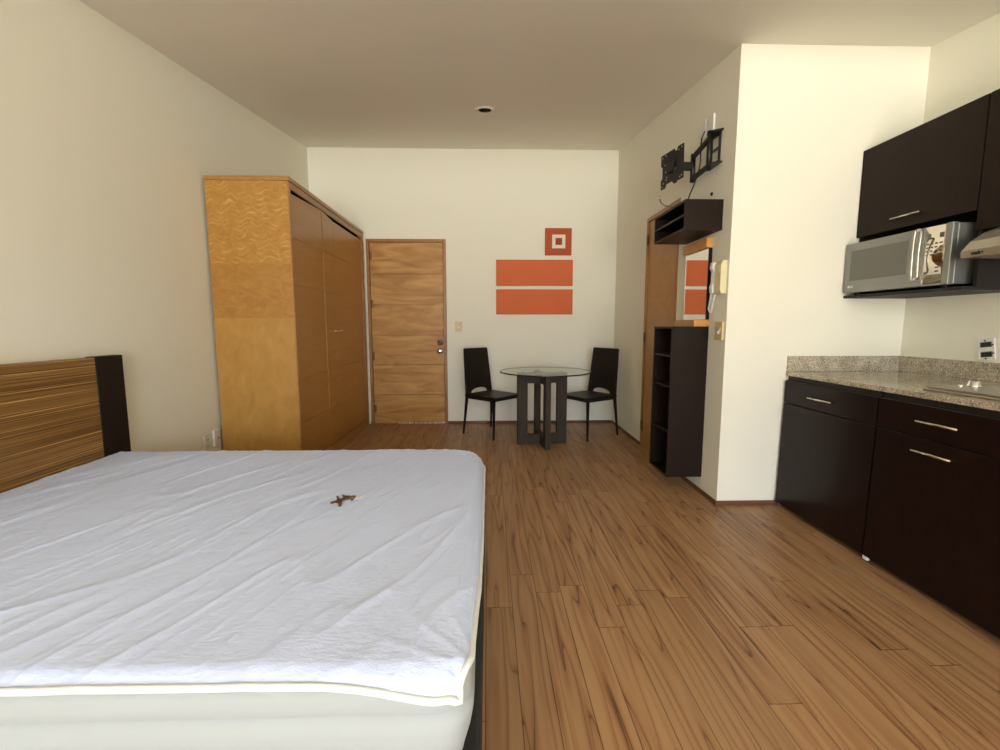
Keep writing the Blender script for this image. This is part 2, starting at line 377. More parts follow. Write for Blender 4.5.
def fabric(name, col, bump, scale, stretch=(1,1,1), rough=0.9):
    m = mat(name, col, rough, spec=0.15)
    n = m.node_tree.nodes; l = m.node_tree.links; b = n['Principled BSDF']
    t = n.new('ShaderNodeTexCoord'); mp = n.new('ShaderNodeMapping'); mp.inputs['Scale'].default_value = stretch
    no = n.new('ShaderNodeTexNoise'); no.inputs['Scale'].default_value = scale; no.inputs['Detail'].default_value = 6; no.inputs['Roughness'].default_value = 0.65
    bu = n.new('ShaderNodeBump'); bu.inputs['Strength'].default_value = bump; bu.inputs['Distance'].default_value = 0.01
    l.new(t.outputs['Object'], mp.inputs[0]); l.new(mp.outputs[0], no.inputs['Vector']); l.new(no.outputs[0], bu.inputs['Height']); l.new(bu.outputs[0], b.inputs['Normal'])
    return m
M['protector'] = fabric('white_cotton_protector', (210, 222, 252), 0.35, 45, (1.0, 2.2, 1))
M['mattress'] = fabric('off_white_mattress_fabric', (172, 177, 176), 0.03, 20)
M['piping'] = mat('white_piping', (226, 230, 226), 0.8)
M['bedbase'] = mat('charcoal_bed_base', (38, 38, 38), 0.8)

# ------------------------------------------------------------------ room shell
T = 0.12
struct('floor', box(LX-T, KX+T, FY-T, D+T, -0.1, 0), M['floor'])
bm = bmesh.new()
yp = [FY-T, 1.5, D+T]; pr = [(y, ceil_z(y)) for y in yp]
prism(bm, [(yp[0], pr[0][1]), (1.5, pr[1][1]), (yp[2], pr[2][1]), (yp[2], pr[2][1]+0.15), (1.5, pr[1][1]+0.15), (yp[0], pr[0][1]+0.15)], 'x', LX-T, KX+T)
# recess of the downlight is cut by a boolean below
ceiling = struct('ceiling', bm, M['ceiling'])
def wall_x(name, xa, xb, y0, y1):
    bm = bmesh.new()
    pts = [(y0, 0), (y1, 0), (y1, ceil_z(y1)+0.03)]
    if y0 < 1.5 < y1: pts.append((1.5, ceil_z(1.5)+0.03))
    pts.append((y0, ceil_z(y0)+0.03))
    prism(bm, pts, 'x', xa, xb); return bm
struct('wall_left', wall_x('', LX-T, LX, FY, D), M['wall'])
struct('wall_kitchen', wall_x('', KX, KX+T, FY, CY), M['wall'])
# back wall with the entrance door opening
DX0, DX1, DZ = -1.378, -0.478, 2.125
bm = bmesh.new(); hz = ceil_z(D)+0.05
bx(bm, LX-T, DX0, D, D+T, 0, hz); bx(bm, DX1, RX+T, D, D+T, 0, hz); bx(bm, DX0, DX1, D, D+T, DZ, hz)
struct('wall_back', bm, M['wall'])
# right wall with the side door opening
SY0, SY1, SZ = 3.50, 4.21, 2.125
bm = bmesh.new()
def quadwall(y0, y1, z0): prism(bm, [(y0, z0), (y1, z0), (y1, ceil_z(y1)+0.03), (y0, ceil_z(y0)+0.03)], 'x', RX, RX+T)
quadwall(CY+T, SY0, 0); quadwall(SY1, D, 0); quadwall(SY0, SY1, SZ)
struct('wall_right', bm, M['wall'])
struct('wall_column', box(RX, KX+T, CY, CY+T, 0, ceil_z(CY)+0.03), M['wall'])
# front wall behind the viewpoint with the big window opening
bm = bmesh.new(); hz = ceil_z(FY)+0.03
bx(bm, LX-T, WIN[0], FY-T, FY, 0, hz); bx(bm, WIN[1], KX+T, FY-T, FY, 0, hz)
bx(bm, WIN[0], WIN[1], FY-T, FY, WIN[3], hz); bx(bm, WIN[0], WIN[1], FY-T, FY, 0, WIN[2])
struct('wall_front', bm, M['wall'])
bm = bmesh.new(); fwid = 0.05
for (a, b_, c, d) in ((WIN[0], WIN[0]+fwid, WIN[2], WIN[3]), (WIN[1]-fwid, WIN[1], WIN[2], WIN[3]), (WIN[0]+fwid, WIN[1]-fwid, WIN[3]-fwid, WIN[3]), (WIN[0]+fwid, WIN[1]-fwid, WIN[2], WIN[2]+fwid)):
    bx(bm, a, b_, FY-0.09, FY-0.03, c, d)
struct('window_1', bm, M['white'])

# baseboards
def bb(name, *a): struct(name, box(*a, bev=0.003), M['base'])
bh, bt = 0.029, 0.011
bb('baseboard_back', DX1+0.001, RX-bt, D-bt, D, 0, bh)
bb('baseboard_right', RX-bt, RX, SY1+0.002, D-bt, 0, bh)
bb('baseboard_partition', RX-bt, RX, CY, SY0-0.002, 0, bh)
bb('baseboard_column', RX-bt, 1.875, CY-bt, CY, 0, bh)
bb('baseboard_left', LX, LX+bt, FY, 3.27, 0, bh)
bb('baseboard_corner', -1.383, DX0-0.001, D-bt, D, 0, bh)

# ------------------------------------------------------------------ entrance door
door = bpy.data.objects.new('door_1', None); C.objects.link(door); door.location = (DX0, D, 0); door['kind'] = 'structure'
at = (DX0, D, 0)
bm = bmesh.new(); f = 0.034
for a in ((DX0, DX0+f, 0, DZ), (DX1-f, DX1, 0, DZ), (DX0+f, DX1-f, DZ-f, DZ)):
    bx(bm, a[0], a[1], D-0.008, D+T, a[2], a[3], bev=0.003)
obj('door_frame', bm, M['doorframe'], door, at)
bm = bmesh.new(); zs = [0.012, 0.349, 0.702, 1.044, 1.393, 1.736, DZ-f-0.004]
lx0, lx1 = DX0+f+0.004, DX1-f-0.004
for i in range(6):
    bx(bm, lx0, lx1, D+0.006, D+0.04, zs[i]+0.004, zs[i+1]-0.004, bev=0.0015)
bx(bm, lx0-0.004, lx1+0.004, D+0.026, D+0.038, 0.0, DZ-f)
leaf = obj('door_leaf', bm, M['doorw'], door, at)
for z in (1.94, 1.40, 0.80, 0.18):
    bm = bmesh.new(); cyl(bm, (lx0-0.002, D+0.002, z-0.045), (lx0-0.002, D+0.002, z+0.045), 0.007, n=12)
    bx(bm, lx0, lx0+0.024, D+0.004, D+0.0075, z-0.045, z+0.045)
    obj('hinge', bm, M['hinge'], door, at)
bm = bmesh.new(); lathe(bm, [(0.034, 0.006), (0.034, -0.006), (0.026, -0.012), (0.013, -0.016), (0.013, -0.028), (0.028, -0.036), (0.036, -0.05), (0.033, -0.064), (0.018, -0.072), (0, -0.073)], (-0.558, D, 0.858), 'y')
obj('door_knob', bm, M['chrome'], door, at)
bm = bmesh.new(); lathe(bm, [(0.033, 0.006), (0.033, -0.008), (0.028, -0.014), (0.018, -0.015), (0.016, -0.02), (0, -0.02)], (-0.557, D, 0.956), 'y', mi=0)
dl = obj('deadbolt', bm, M['steel'], door, at)
bm = box(-0.566, -0.548, D-0.027, D-0.0195, 0.951, 0.961, bev=0.002); obj('thumb_turn', bm, M['slot'], dl, at)
bm = bmesh.new(); x = -1.06
while x < -0.53:
    w = random.uniform(0.012, 0.05); bx(bm, x, x+w, D-0.001, D+0.0055, 0.001, random.uniform(0.008, 0.017)); x += w+random.uniform(0.004, 0.02)
obj('door_light_leak', bm, M['white'], door, at)  # white chips stand in for light leaking under the door

# ------------------------------------------------------------------ side door (right wall)
door2 = bpy.data.objects.new('door_2', None); C.objects.link(door2); door2.location = (RX, SY1, 0); door2['kind'] = 'structure'
at = (RX, SY1, 0); bm = bmesh.new()
for a in ((SY0, SY0+f, 0, SZ), (SY1-f, SY1, 0, SZ), (SY0+f, SY1-f, SZ-f, SZ)):
    bx(bm, RX-0.006, RX+T, a[0], a[1], a[2], a[3], bev=0.002)
obj('door_frame', bm, M['doorframe'], door2, at)
bm = bmesh.new(); bx(bm, RX+0.01, RX+0.04, SY0+f, SY1-f, 0.0, SZ-f)
zs = [0.012, 0.36, 0.71, 1.06, 1.41, 1.76, SZ-f-0.004]
for i in range(6): bx(bm, RX+0.006, RX+0.045, SY0+f+0.003, SY1-f-0.003, zs[i]+0.0008, zs[i+1]-0.0008, bev=0.0005)
obj('door_leaf', bm, M['orangewood'], door2, at)
for z in (1.935, 1.044, 0.2):
    bm = bmesh.new(); cyl(bm, (RX-0.004, SY1-f, z-0.045), (RX-0.004, SY1-f, z+0.045), 0.008, n=12)
    bx(bm, RX-0.009, RX-0.006, SY1-f+0.002, SY1-0.006, z-0.045, z+0.045)
    obj('hinge', bm, M['hinge'], door2, at)

# ------------------------------------------------------------------ wardrobe
wx0, wx1, wy0, wy1, wz = -1.964, -1.387, 3.279, 5.139, 2.190
at = (wx1, wy0, 0)
wd = thing('wardrobe', 'tall honey coloured wooden wardrobe with figured side panel against the left wall', 'wardrobe', at)
bm = bmesh.new()
bx(bm, wx0, wx1-0.012, wy0, wy0+0.022, 0.0, 1.2095, mi=0)
bx(bm, wx0, wx1-0.012, wy0, wy0+0.022, 1.2095, 1.592, mi=1)
bx(bm, wx0, wx1-0.012, wy0, wy0+0.022, 1.592, 2.158, mi=2)
obj('side_panel', bm, [M['wardplain'], M['wardmid'], M['wardfig']], wd, at)
obj('side_panel', box(wx0, wx1-0.012, wy1-0.022, wy1, 0, 2.158), M['wardplain'], wd, at)
bm = box(wx0, wx1+0.004, wy0-0.003, wy1+0.003, 2.160, wz, bev=0.002); obj('top_board', bm, M['wardframe'], wd, at)
bm = bmesh.new()
bx(bm, wx1-0.012, wx1, wy0-0.001, wy0+0.032, 0.0, 2.158, bev=0.002)
bx(bm, wx1-0.012, wx1, wy1-0.06, wy1+0.001, 0.0, 2.158, bev=0.002)
bx(bm, wx1-0.014, wx1-0.002, wy0+0.032, wy1-0.06, 2.112, 2.157, bev=0.001)
obj('front_frame', bm, M['wardframe'], wd, at)
obj('plinth', box(wx1-0.05, wx1-0.001, wy0+0.033, wy1-0.061, 0.0, 0.092, bev=0.002), M['wardframe'], wd, at)
obj('back_panel', box(wx0, wx0+0.01, wy0+0.022, wy1-0.022, 0.0, 2.158), M['slot'], wd, at)
obj('inner_top', box(wx0+0.01, wx1-0.045, wy0+0.022, wy1-0.022, 2.13, 2.158), M['slot'], wd, at)
joints = [0.098, 0.43, 0.77, 1.109, 1.449, 1.779]
def leaf_panel(y0, y1, ztop0, ztop1, dx0=0, dx1=0, name='door', parent=wd):
    """door leaf in the x-facing plane; ztop0/ztop1 = top edge heights at y0/y1, dx = proud offset at each side"""
    bm = bmesh.new(); g = 0.0020
    for i, z in enumerate(joints):
        za = z+g
        if i < 5: zb0 = zb1 = joints[i+1]-g
        else: zb0, zb1 = ztop0, ztop1
        vv = []
        for (y, dx, zb) in ((y0+0.0012, dx0, zb0), (y1-0.0012, dx1, zb1)):
            for x in (wx1-0.026, wx1-0.006):
                vv.append(bm.verts.new((x+dx, y, za))); vv.append(bm.verts.new((x+dx, y, zb)))
        for q in ((0,1,3,2),(4,6,7,5),(0,4,5,1),(2,3,7,6),(0,2,6,4),(1,5,7,3)): bm.faces.new([vv[k] for k in q])
    bx(bm, wx1-0.024, wx1-0.012, y0+0.004, y1-0.004, 0.11, 2.08)
    return obj(name, bm, M['wardfront'], parent, at)
d1 = leaf_panel(3.312, 3.90, 2.083, 2.111)
d2 = leaf_panel(3.90, 4.18, 2.112, 2.084, 0.003, 0.0)
d3 = leaf_panel(4.18, 5.078, 2.084, 2.078)
for par, y in ((d2, 4.11), (d3, 4.25)):
    bm = bmesh.new(); r = 0.007
    tube(bm, [(wx1-0.008, y-0.035, 1.106), (wx1+0.016, y-0.033, 1.106), (wx1+0.018, y, 1.106), (wx1+0.016, y+0.033, 1.106), (wx1-0.008, y+0.035, 1.106)], r, 8)
    obj('handle', bm, M['satin'], par, at)

# ------------------------------------------------------------------ bed
at = (-1.0, 1.54, 0)
obj_b = thing('bed_base', 'charcoal fabric box base under the white mattress', 'bed base', at)
obj('base_box', box(-1.905, -0.020, 0.80, 2.28, 0.08, 0.262, bev=0.012, seg=3), M['bedbase'], obj_b, at)
for x in (-1.8, -0.12):
    for y in (0.92, 2.16):
        bm = bmesh.new(); cyl(bm, (x, y, 0), (x, y, 0.085), 0.022, 0.028, 16); obj('foot', bm, M['black'], obj_b, at)

def rrect(x0, x1, y0, y1, r, n=10, rn=None):
    pts = []; rn = rn or r; rf = r
    for cx, cy, a0, r in ((x1-rf, y1-rf, 0, rf), (x0+rf, y1-rf, PI/2, rf), (x0+rn, y0+rn, PI, rn), (x1-rn, y0+rn, 1.5*PI, rn)):
        for k in range(n+1):
            t = a0 + PI/2*k/n; pts.append((cx+r*math.cos(t), cy+r*math.sin(t)))
    return pts
MX0, MX1, MY0, MY1, MZ0, MZ1 = -1.905, -0.037, 0.765, 2.325, 0.262, 0.506
def mattress_bm():
    bm = bmesh.new(); prof = []
    R_ = 0.05
    for k in range(7): t = PI/2*k/6; prof.append((R_*(1-math.sin(t)), MZ0 + R_*(1-math.cos(t))))
    prof = [(R_*(1-math.sin(PI/2*k/6)), MZ0+R_*(1-math.cos(PI/2*k/6))) for k in range(7)]
    prof += [(-0.006, MZ0+0.10), (-0.008, MZ0+0.13), (-0.006, MZ1-0.088), (0.003, MZ1-0.078), (-0.004, MZ1-0.068)]
    prof += [(R_*(1-math.cos(PI/2*k/6)), MZ1-R_+R_*math.sin(PI/2*k/6)) for k in range(7)]
    rings = []
    for ins, z in prof:
        pts = rrect(MX0+ins, MX1-ins-0.02*max(0, (0.42-z)/0.16), MY0+ins, MY1-ins, 0.17, rn=0.075)
        out = []
        for i in range(len(pts)):           # subdivide straight runs
            a, b_ = Vector(pts[i]), Vector(pts[(i+1) % len(pts)]); L_ = (b_-a).length; ns = 1 if L_ < 0.1 else 26
            for k in range(ns):
                p = a.lerp(b_, k/ns); sw = 0.004*noise.noise(Vector((p.x*3, p.y*3, z*9))) + 0.0035*noise.noise(Vector((p.x*1.3, p.y*1.3, z*30)))
                c = Vector((-0.95, 1.54)); dd = (p-c).normalized()
                out.append(bm.verts.new((p.x+dd.x*sw, p.y+dd.y*sw, z)))
        rings.append(out)
    n = len(rings[0])
    for k in range(len(rings)-1):
        for i in range(n):
            f = bm.faces.new((rings[k][i], rings[k][(i+1)%n], rings[k+1][(i+1)%n], rings[k+1][i])); f.smooth = True
    bm.faces.new(rings[0][::-1]); bm.faces.new(rings[-1]); return bm
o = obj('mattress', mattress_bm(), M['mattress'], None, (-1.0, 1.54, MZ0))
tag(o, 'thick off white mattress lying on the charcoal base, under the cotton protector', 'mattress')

# protector: a cloth that follows the mattress top and wraps over its edges
def wrap(d, r):
    """distance beyond the start of the bend -> (outward, down)"""
    if d <= 0: return d, 0.0
    if d < r*PI/2: t = d/r; return r*math.sin(t), r*(1-math.cos(t))
    return r, r + (d - r*PI/2)
def wrinkle(x, y):
    # long folds running from the near-left to the far-right, plus fine crumple
    u = x*0.93 - y*0.36; v = x*0.36 + y*0.93
    w1 = noise.noise(Vector((u*7.5 + 0.5*noise.noise(Vector((x*2, y*2, 3))), v*1.3, 0.3)))
    w2 = noise.noise(Vector((u*15, v*2.4, 5.3)))
    rid = (1-abs(w1)*2.2); rid = max(0, rid)**5
    rid2 = max(0, 1-abs(w2)*2.6)**4
    big = noise.noise(Vector((x*1.6, y*1.6, 9.1)))
    crum = noise.noise(Vector((u*38, v*14, 1.7)))
    tri = noise.noise(Vector((u*90, v*40, 2.7)))
    amp = 0.5 + 0.5*max(0, min(1, (1.9 - abs(x+1.0))))
    return 0.0044*rid*amp + 0.0020*rid2 + 0.004*big + 0.0009*crum + 0.0004*tri
def corner_wrinkle(x, y):
    s = 0
    for (cx, cy, ang) in ((0.0, 0.76, 2.2), (0.0, 2.3, -2.3)):
        d = math.hypot(x-cx, y-cy); t = math.atan2(y-cy, x-cx)
        s += 0.0022*math.exp(-(d/0.30)**2)*max(0, math.sin((t-ang)*16 + 3*noise.noise(Vector((x*5, y*5, 0)))))**2
    return s
def protector_bm():
    bm = bmesh.new(); r = 0.056; NX, NY = 360, 300
    ax0, ax1 = MX0+0.012, MX1-0.05+0.006       # bend starts on the right
    ay0, ay1 = MY0+0.05-0.006, MY1-0.05+0.006
    # cloth extents in its own flat coordinates
    grid = []
    for j in range(NY+1):
        row = []
        for i in range(NX+1):
            vr = j/NY; ext = 0.040 + 0.055*min(1, (vr/0.42))
            u = ax0 + (ax1 + ext - ax0)*i/NX
            v = (ay0-0.052) + (ay1+0.16 - (ay0-0.052))*j/NY
            # hem sags a little between the corners and is pulled to a point at the near right corner
            if j < 40:
                k = (1-j/40)
                sag = 0.010*math.sin(3.2*u+0.5) + 0.006*noise.noise(Vector((u*2.5, 0, 0)))
                pull = 0.022*math.exp(-((u-ax1)/0.14)**2)
                v += -(sag+pull)*k
            ox, dx = wrap(u-ax1, r)
            if v < ay0: oy, dy = wrap(ay0-v, r); sgn = -1; by = ay0
            elif v > ay1: oy, dy = wrap(v-ay1, r); sgn = 1; by = ay1
            else: oy, dy, sgn, by = v, 0, 0, 0
            x = ax1 + ox if u > ax1 else u
            y = by + sgn*oy if sgn else v
            z = MZ1 + 0.006 - dx - dy
            # round the vertical corners with the mattress
            for cr, sg in ((0.080, -1), (0.174, 1)):
                cyy = MY0-0.006+cr if sg < 0 else MY1+0.006-cr
                qx, qy = x-(MX1+0.006-cr), (y-cyy)*sg
                if qx > 0 and qy > 0:
                    q = math.hypot(qx, qy); m_ = max(qx, qy)
                    sc = (m_/q)*(0.25+0.75*min(1, m_/cr)) + (1-(0.25+0.75*min(1, m_/cr)))
                    x = (MX1+0.006-cr)+qx*sc; y = cyy+qy*sc*sg
            flat = max(0.15, 1-(dx+dy)*14)
            w = (wrinkle(u, v)+corner_wrinkle(u, v))
            z += max(w, -0.002)*flat
            if dx > 0.01: x += abs(w)*0.5
            if dy > 0.01: y += sgn*abs(w)*0.5
            row.append(bm.verts.new((x, y, z)))
        grid.append(row)
    for j in range(NY):
        for i in range(NX):
            f = bm.faces.new((grid[j][i], grid[j][i+1], grid[j+1][i+1], grid[j+1][i])); f.smooth = True
    hem = [grid[0][i].co.copy() for i in range(0, NX+1, 6)] + [grid[j][NX].co.copy() for j in range(4, NY+1, 6)]
    return bm, hem
bm, hem = protector_bm()
at = (-1.0, 1.54, MZ1)
prot = obj('mattress_protector', bm, M['protector'], None, at, recalc=False)
tag(prot, 'wrinkled white cotton protector spread over the mattress top', 'mattress protector')
sm = prot.modifiers.new('thickness', 'SOLIDIFY'); sm.thickness = 0.003; sm.offset = -1
bm = bmesh.new()
# flat hem band following the cloth edge
ringA = []
for i, p in enumerate(hem):
    t = (hem[min(i+1, len(hem)-1)]-hem[max(i-1, 0)]).normalized()
    ringA.append((p, t))
tube(bm, [p+Vector((0.001, -0.002, 0.000)) for p, t in ringA], 0.0075, 8, sub=2)
obj('piping', bm, M['piping'], prot, at)

# headboard
at = (LX, 1.54, 0)
hb = thing('headboard', 'low zebra-grained wooden headboard with black end posts on the left wall', 'headboard', at)
obj('panel', box(LX+0.012, LX+0.0615, 0.862, 2.232, 0.25, 1.003, bev=0.0015), M['zebrano'], hb, at)
for a, b_ in ((0.69, 0.86), (2.234, 2.398)):
    obj('end_post', box(LX+0.012, LX+0.062, a, b_, 0.0, 1.006, bev=0.002), M['espresso'], hb, at)

# small bronze key charm on the bed
zc = MZ1+0.012
at = (-0.530, 1.625, zc)
kc = thing('key_charm', 'small bronze cut-out charm with white tag lying on the bed', 'keyring', at)
M['bronze'] = mat('bronze_brown', (108, 82, 52), 0.35, metal=0.6, var=0.3, vscale=60)
def star_plate(pts): 
    bm = bmesh.new(); prism(bm, [(at[0]+x*0.8, at[1]+y*1.05) for x, y in pts], 'z', zc, zc+0.005, bev=0.0008); return bm
obj('charm_body', star_plate([(-0.032,0.022),(-0.010,0.010),(0.036,0.008),(0.040,-0.004),(0.034,-0.012),(0.040,-0.028),(0.030,-0.030),(0.022,-0.014),(0.0,-0.018),(-0.014,-0.028),(-0.020,-0.012),(-0.014,-0.002),(-0.026,0.012)]), M['bronze'], kc, at)
obj('charm_body', star_plate([(-0.052,0.006),(-0.046,0.010),(-0.026,-0.018),(-0.014,-0.02),(0.006,-0.075),(-0.004,-0.082),(-0.020,-0.050),(-0.032,-0.046),(-0.050,-0.056),(-0.056,-0.048),(-0.036,-0.032),(-0.038,-0.018)]), M['bronze'], kc, at)
bm = bmesh.new(); prism(bm, [(at[0]+x*0.8, at[1]+y) for x, y in ((0.040,-0.018),(0.075,-0.016),(0.080,0.016),(0.045,0.014))], 'z', zc, zc+0.002)
obj('white_tag', bm, mat('white_paper', (228, 230, 244), 0.9, spec=0.0), kc, at)
bm = bmesh.new(); tube(bm, [(at[0]+0.022+0.011*math.cos(t), at[1]-0.002+0.011*math.sin(t), zc+0.005) for t in [i*PI/4 for i in range(8)]], 0.0012, 6, closed=True, sub=3)
obj('ring', bm, M['steel'], kc, at)

# ------------------------------------------------------------------ dining table
tx, ty = 0.522, 4.30
at = (tx, ty, 0)
tb = thing('dining_table', 'round glass-topped table on a crossed dark wooden base', 'table', at)
bm = bmesh.new()
lathe(bm, [(0.4335, 0.710), (0.435, 0.7115), (0.435, 0.7205), (0.4335, 0.722)], (tx+0.022, ty-0.04, 0), n=128)
for f_ in bm.faces: f_.material_index = 1 if len(f_.verts) == 4 else 0
obj('glass_top', bm, [M['glass'], M['glassedge']], tb, at)
def tr7(bm):
    rot_bm(bm, list(bm.verts), 0.12, 'Z', (tx, ty, 0)); return bm
def frame_bm(x0, x1, horizontal):
    bm = bmesh.new(); t = 0.026; w = 0.098
    def b4(a0, a1, z0, z1):
        if horizontal: bx(bm, a0, a1, ty-t, ty+t, z0, z1, bev=0.002)
        else: bx(bm, tx+0.018-t, tx+0.018+t, a0, a1, z0, z1, bev=0.002)
    b4(x0, x0+w, 0, 0.700); b4(x1-w, x1, 0, 0.700); b4(x0+w, x1-w, 0.0, 0.098); b4(x0+w, x1-w, 0.60, 0.700); return bm
obj('base_frame', tr7(frame_bm(tx-0.245, tx+0.245, True)), M['tablewood'], tb, at)
bm = bmesh.new()
for s in (-1, 1):
    a0, a1 = (ty-0.243, ty-0.243+0.085) if s < 0 else (ty+0.243-0.085, ty+0.243)
    bx(bm, tx-0.026, tx+0.026, a0, a1, 0, 0.700, bev=0.002)
    b0, b1 = sorted((ty+s*0.158, ty+s*0.0265)); X = (tx-0.026, tx+0.026)
    bx(bm, *X, b0, b1, 0, 0.098, bev=0.001); bx(bm, *X, b0, b1, 0.60, 0.700, bev=0.001)
obj('base_frame', tr7(bm), M['tablewood'], tb, at)
for dx, dy in ((-0.19, 0), (0.19, 0), (0, -0.185), (0, 0.185)):
    bm = bmesh.new(); cyl(bm, (tx+dx, ty+dy, 0.700), (tx+dx, ty+dy, 0.710), 0.012, n=16); tr7(bm); obj('rubber_pad', bm, M['black'], tb, at)

# ------------------------------------------------------------------ chairs
def make_chair(label, loc, rz):
    c = thing('dining_chair', label, 'chair', loc, rz, 'dark chairs at the glass table')
    bm = bmesh.new()
    prism(bm, [(-0.198,-0.215),(-0.185,-0.232),(0.185,-0.232),(0.198,-0.215),(0.215,0.195),(0.205,0.212),(-0.205,0.212),(-0.215,0.195)], 'z', 0.403, 0.434, bev=0.010)
    for v in bm.verts:
        if v.co.z > 0.425: v.co.z -= 0.05*max(0, (abs(v.co.x)-0.1))**1.5
    obj('seat', bm, M['leather'], c)
    bm = bmesh.new(); N = 14; out = []
    for k in range(N+1):
        t = PI - PI*k/N; out.append((0.128*math.cos(t), 0.438 + 0.045*math.sin(t)))
    pts = [(-0.198, 0.415), (-0.132, 0.415)] + out + [(0.132, 0.415), (0.198, 0.415), (0.174, 0.90), (0.166, 0.912), (-0.166, 0.912), (-0.174, 0.90)]
    # build as strips so that it can bend: split in z
    prism(bm, pts, 'y', 0.198, 0.226, bev=0.006)
    bmesh.ops.triangulate(bm, faces=[f for f in bm.faces if len(f.verts) > 4])
    for v in bm.verts:
        h = max(0, v.co.z-0.45); v.co.y += -0.012 + 0.06*h + 0.08*h*h + 0.3*v.co.x**2*min(1, h*4)
    obj('backrest', bm, M['leather'], c)
    for sx_, sy2 in ((-1,-1),(1,-1),(-1,1),(1,1)):
        bm = bmesh.new(); x1, y1 = sx_*0.215, sy2*0.215+ (0.012 if sy2 > 0 else 0)
        x0, y0 = sx_*0.190, sy2*0.195
        for (za, zb, ra, rb) in ((0, 0.405, 0.0065, 0.0125),):
            q = [(-1,-1),(1,-1),(1,1),(-1,1)]
            A = [bm.verts.new((x1+a*ra, y1+b_*ra, za)) for a, b_ in q]; B = [bm.verts.new((x0+a*rb, y0+b_*rb, zb)) for a, b_ in q]
            for i in range(4): bm.faces.new((A[i], A[(i+1)%4], B[(i+1)%4], B[i]))
            bm.faces.new(A[::-1]); bm.faces.new(B)
        obj('leg', bm, M['chairleg'], c)
    bm = bmesh.new()
    for a in ((-0.19,0.19,-0.20,-0.18),(-0.19,0.19,0.18,0.20),(-0.20,-0.18,-0.19,0.19),(0.18,0.20,-0.19,0.19)): bx(bm, *a, 0.386, 0.404)
    obj('seat_frame', bm, M['chairleg'], c)
    return c
make_chair('dark brown leatherette chair left of the glass table, beside the entrance door', (0.044, 4.715, 0), 0.811)
make_chair('dark brown leatherette chair right of the glass table, in the room corner', (1.054, 4.65, 0), -1.0)

# ------------------------------------------------------------------ wall art
def canvas(label, x0, x1, z0, z1, m_, d=0.028):
    o = obj('wall_panel', box(x0, x1, D-d, D-0.0005, z0, z1, bev=0.002), m_, None, ((x0+x1)/2, D, (z0+z1)/2))
    return tag(o, label, 'wall art', 'orange wall panels')
canvas('wide plain orange canvas, upper of the two long panels above the glass table', 0.092, 0.970, 1.605, 1.896, M['orange'])
canvas('wide plain orange canvas, lower of the two long panels above the glass table', 0.092, 0.972, 1.279, 1.564, M['orange'])
sq = canvas('small square orange panel with a raised white square ring on it', 0.649, 0.950, 1.948, 2.247, M['orange2'])
at = ((0.649+0.950)/2, D, (1.948+2.247)/2)
bm = bmesh.new(); X0, X1, Z0, Z1 = 0.727, 0.876, 2.021, 2.172; w = 0.037
for a in ((X0, X0+w, Z0, Z1), (X1-w, X1, Z0, Z1), (X0+w, X1-w, Z0, Z0+w), (X0+w, X1-w, Z1-w, Z1)): bx(bm, a[0], a[1], D-0.045, D-0.028, a[2], a[3], bev=0.001)
obj('square_ring', bm, M['cream'], sq, at)
obj('centre_square', box(X0+w, X1-w, D-0.034, D-0.028, Z0+w, Z1-w), M['red'], sq, at)

# ------------------------------------------------------------------ switches, outlets
def wall_plate(name, label, cat, origin, ux, un, w, h, m_, kind='switch', t=0.009, group=None):
    """ux = horizontal unit direction along the wall, un = direction away from the wall"""
    c = thing(name, label, cat, origin, 0, group); ux, un = Vector(ux), Vector(un); uz = Vector((0,0,1))
    def pb(a0, a1, z0, z1, n0, n1, mm, nm, bev=0.0):
        bm = box(a0, a1, n0, n1, z0, z1, bev=bev, seg=2)
        for v in bm.verts: p = v.co.copy(); v.co = ux*p.x + un*p.y + uz*p.z
        return obj(nm, bm, mm, c)
    pb(-w/2, w/2, -h/2, h/2, 0, t, m_, 'cover_plate', 0.003)
    if kind == 'switch':
        pb(-w*0.22, w*0.22, -h*0.20, h*0.20, t, t+0.003, M['grayplate'], 'rocker_surround', 0.001)
        pb(-w*0.14, w*0.14, -h*0.15, h*0.0, t+0.003, t+0.008, M['white'], 'rocker', 0.001)
    elif kind == 'outlet':
        for z in (-h*0.2, h*0.2):
            for x in (-0.007, 0.007): pb(x-0.0015, x+0.0015, z-0.007, z+0.007, t, t+0.0006, M['slot'], 'slot')
    elif kind == 'jack':
        bm = bmesh.new(); cyl(bm, un*t, un*(t+0.010), 0.009, 0.009, 16); obj('jack', bm, M['grayplate'], c)
        bm = bmesh.new(); cyl(bm, un*(t+0.009), un*(t+0.0112), 0.0055, n=12); obj('jack_hole', bm, M['slot'], c)
    return c
wall_plate('light_switch', 'ivory light switch on the back wall beside the entrance door', 'light switch', (-0.344, D, 1.139), (1,0,0), (0,-1,0), 0.080, 0.112, M['ivory'])
wall_plate('light_switch', 'ivory light switch under the wall intercom near the column edge', 'light switch', (RX, 2.812, 1.121), (0,1,0), (-1,0,0), 0.088, 0.116, M['ivory'], t=0.014)
wall_plate('power_outlet', 'white slotted wall socket plate low beside the wardrobe, nearer the bed', 'wall outlet', (LX, 3.130, 0.335), (0,1,0), (1,0,0), 0.072, 0.115, M['white'], 'outlet')
wall_plate('antenna_outlet', 'white wall plate with a dark round jack next to the wardrobe', 'wall outlet', (LX, 3.232, 0.345), (0,1,0), (1,0,0), 0.072, 0.118, M['white'], 'jack', t=0.016)
wall_plate('power_outlet', 'blank beige wall plate above the television bracket, farther one', 'wall outlet', (RX, 3.165, 2.470), (0,1,0), (-1,0,0), 0.072, 0.115, M['white'], 'blank')
wall_plate('power_outlet', 'white wall plate above the television bracket, nearer one', 'wall outlet', (RX, 3.055, 2.458), (0,1,0), (-1,0,0), 0.075, 0.120, M['white'], 'blank', t=0.012)
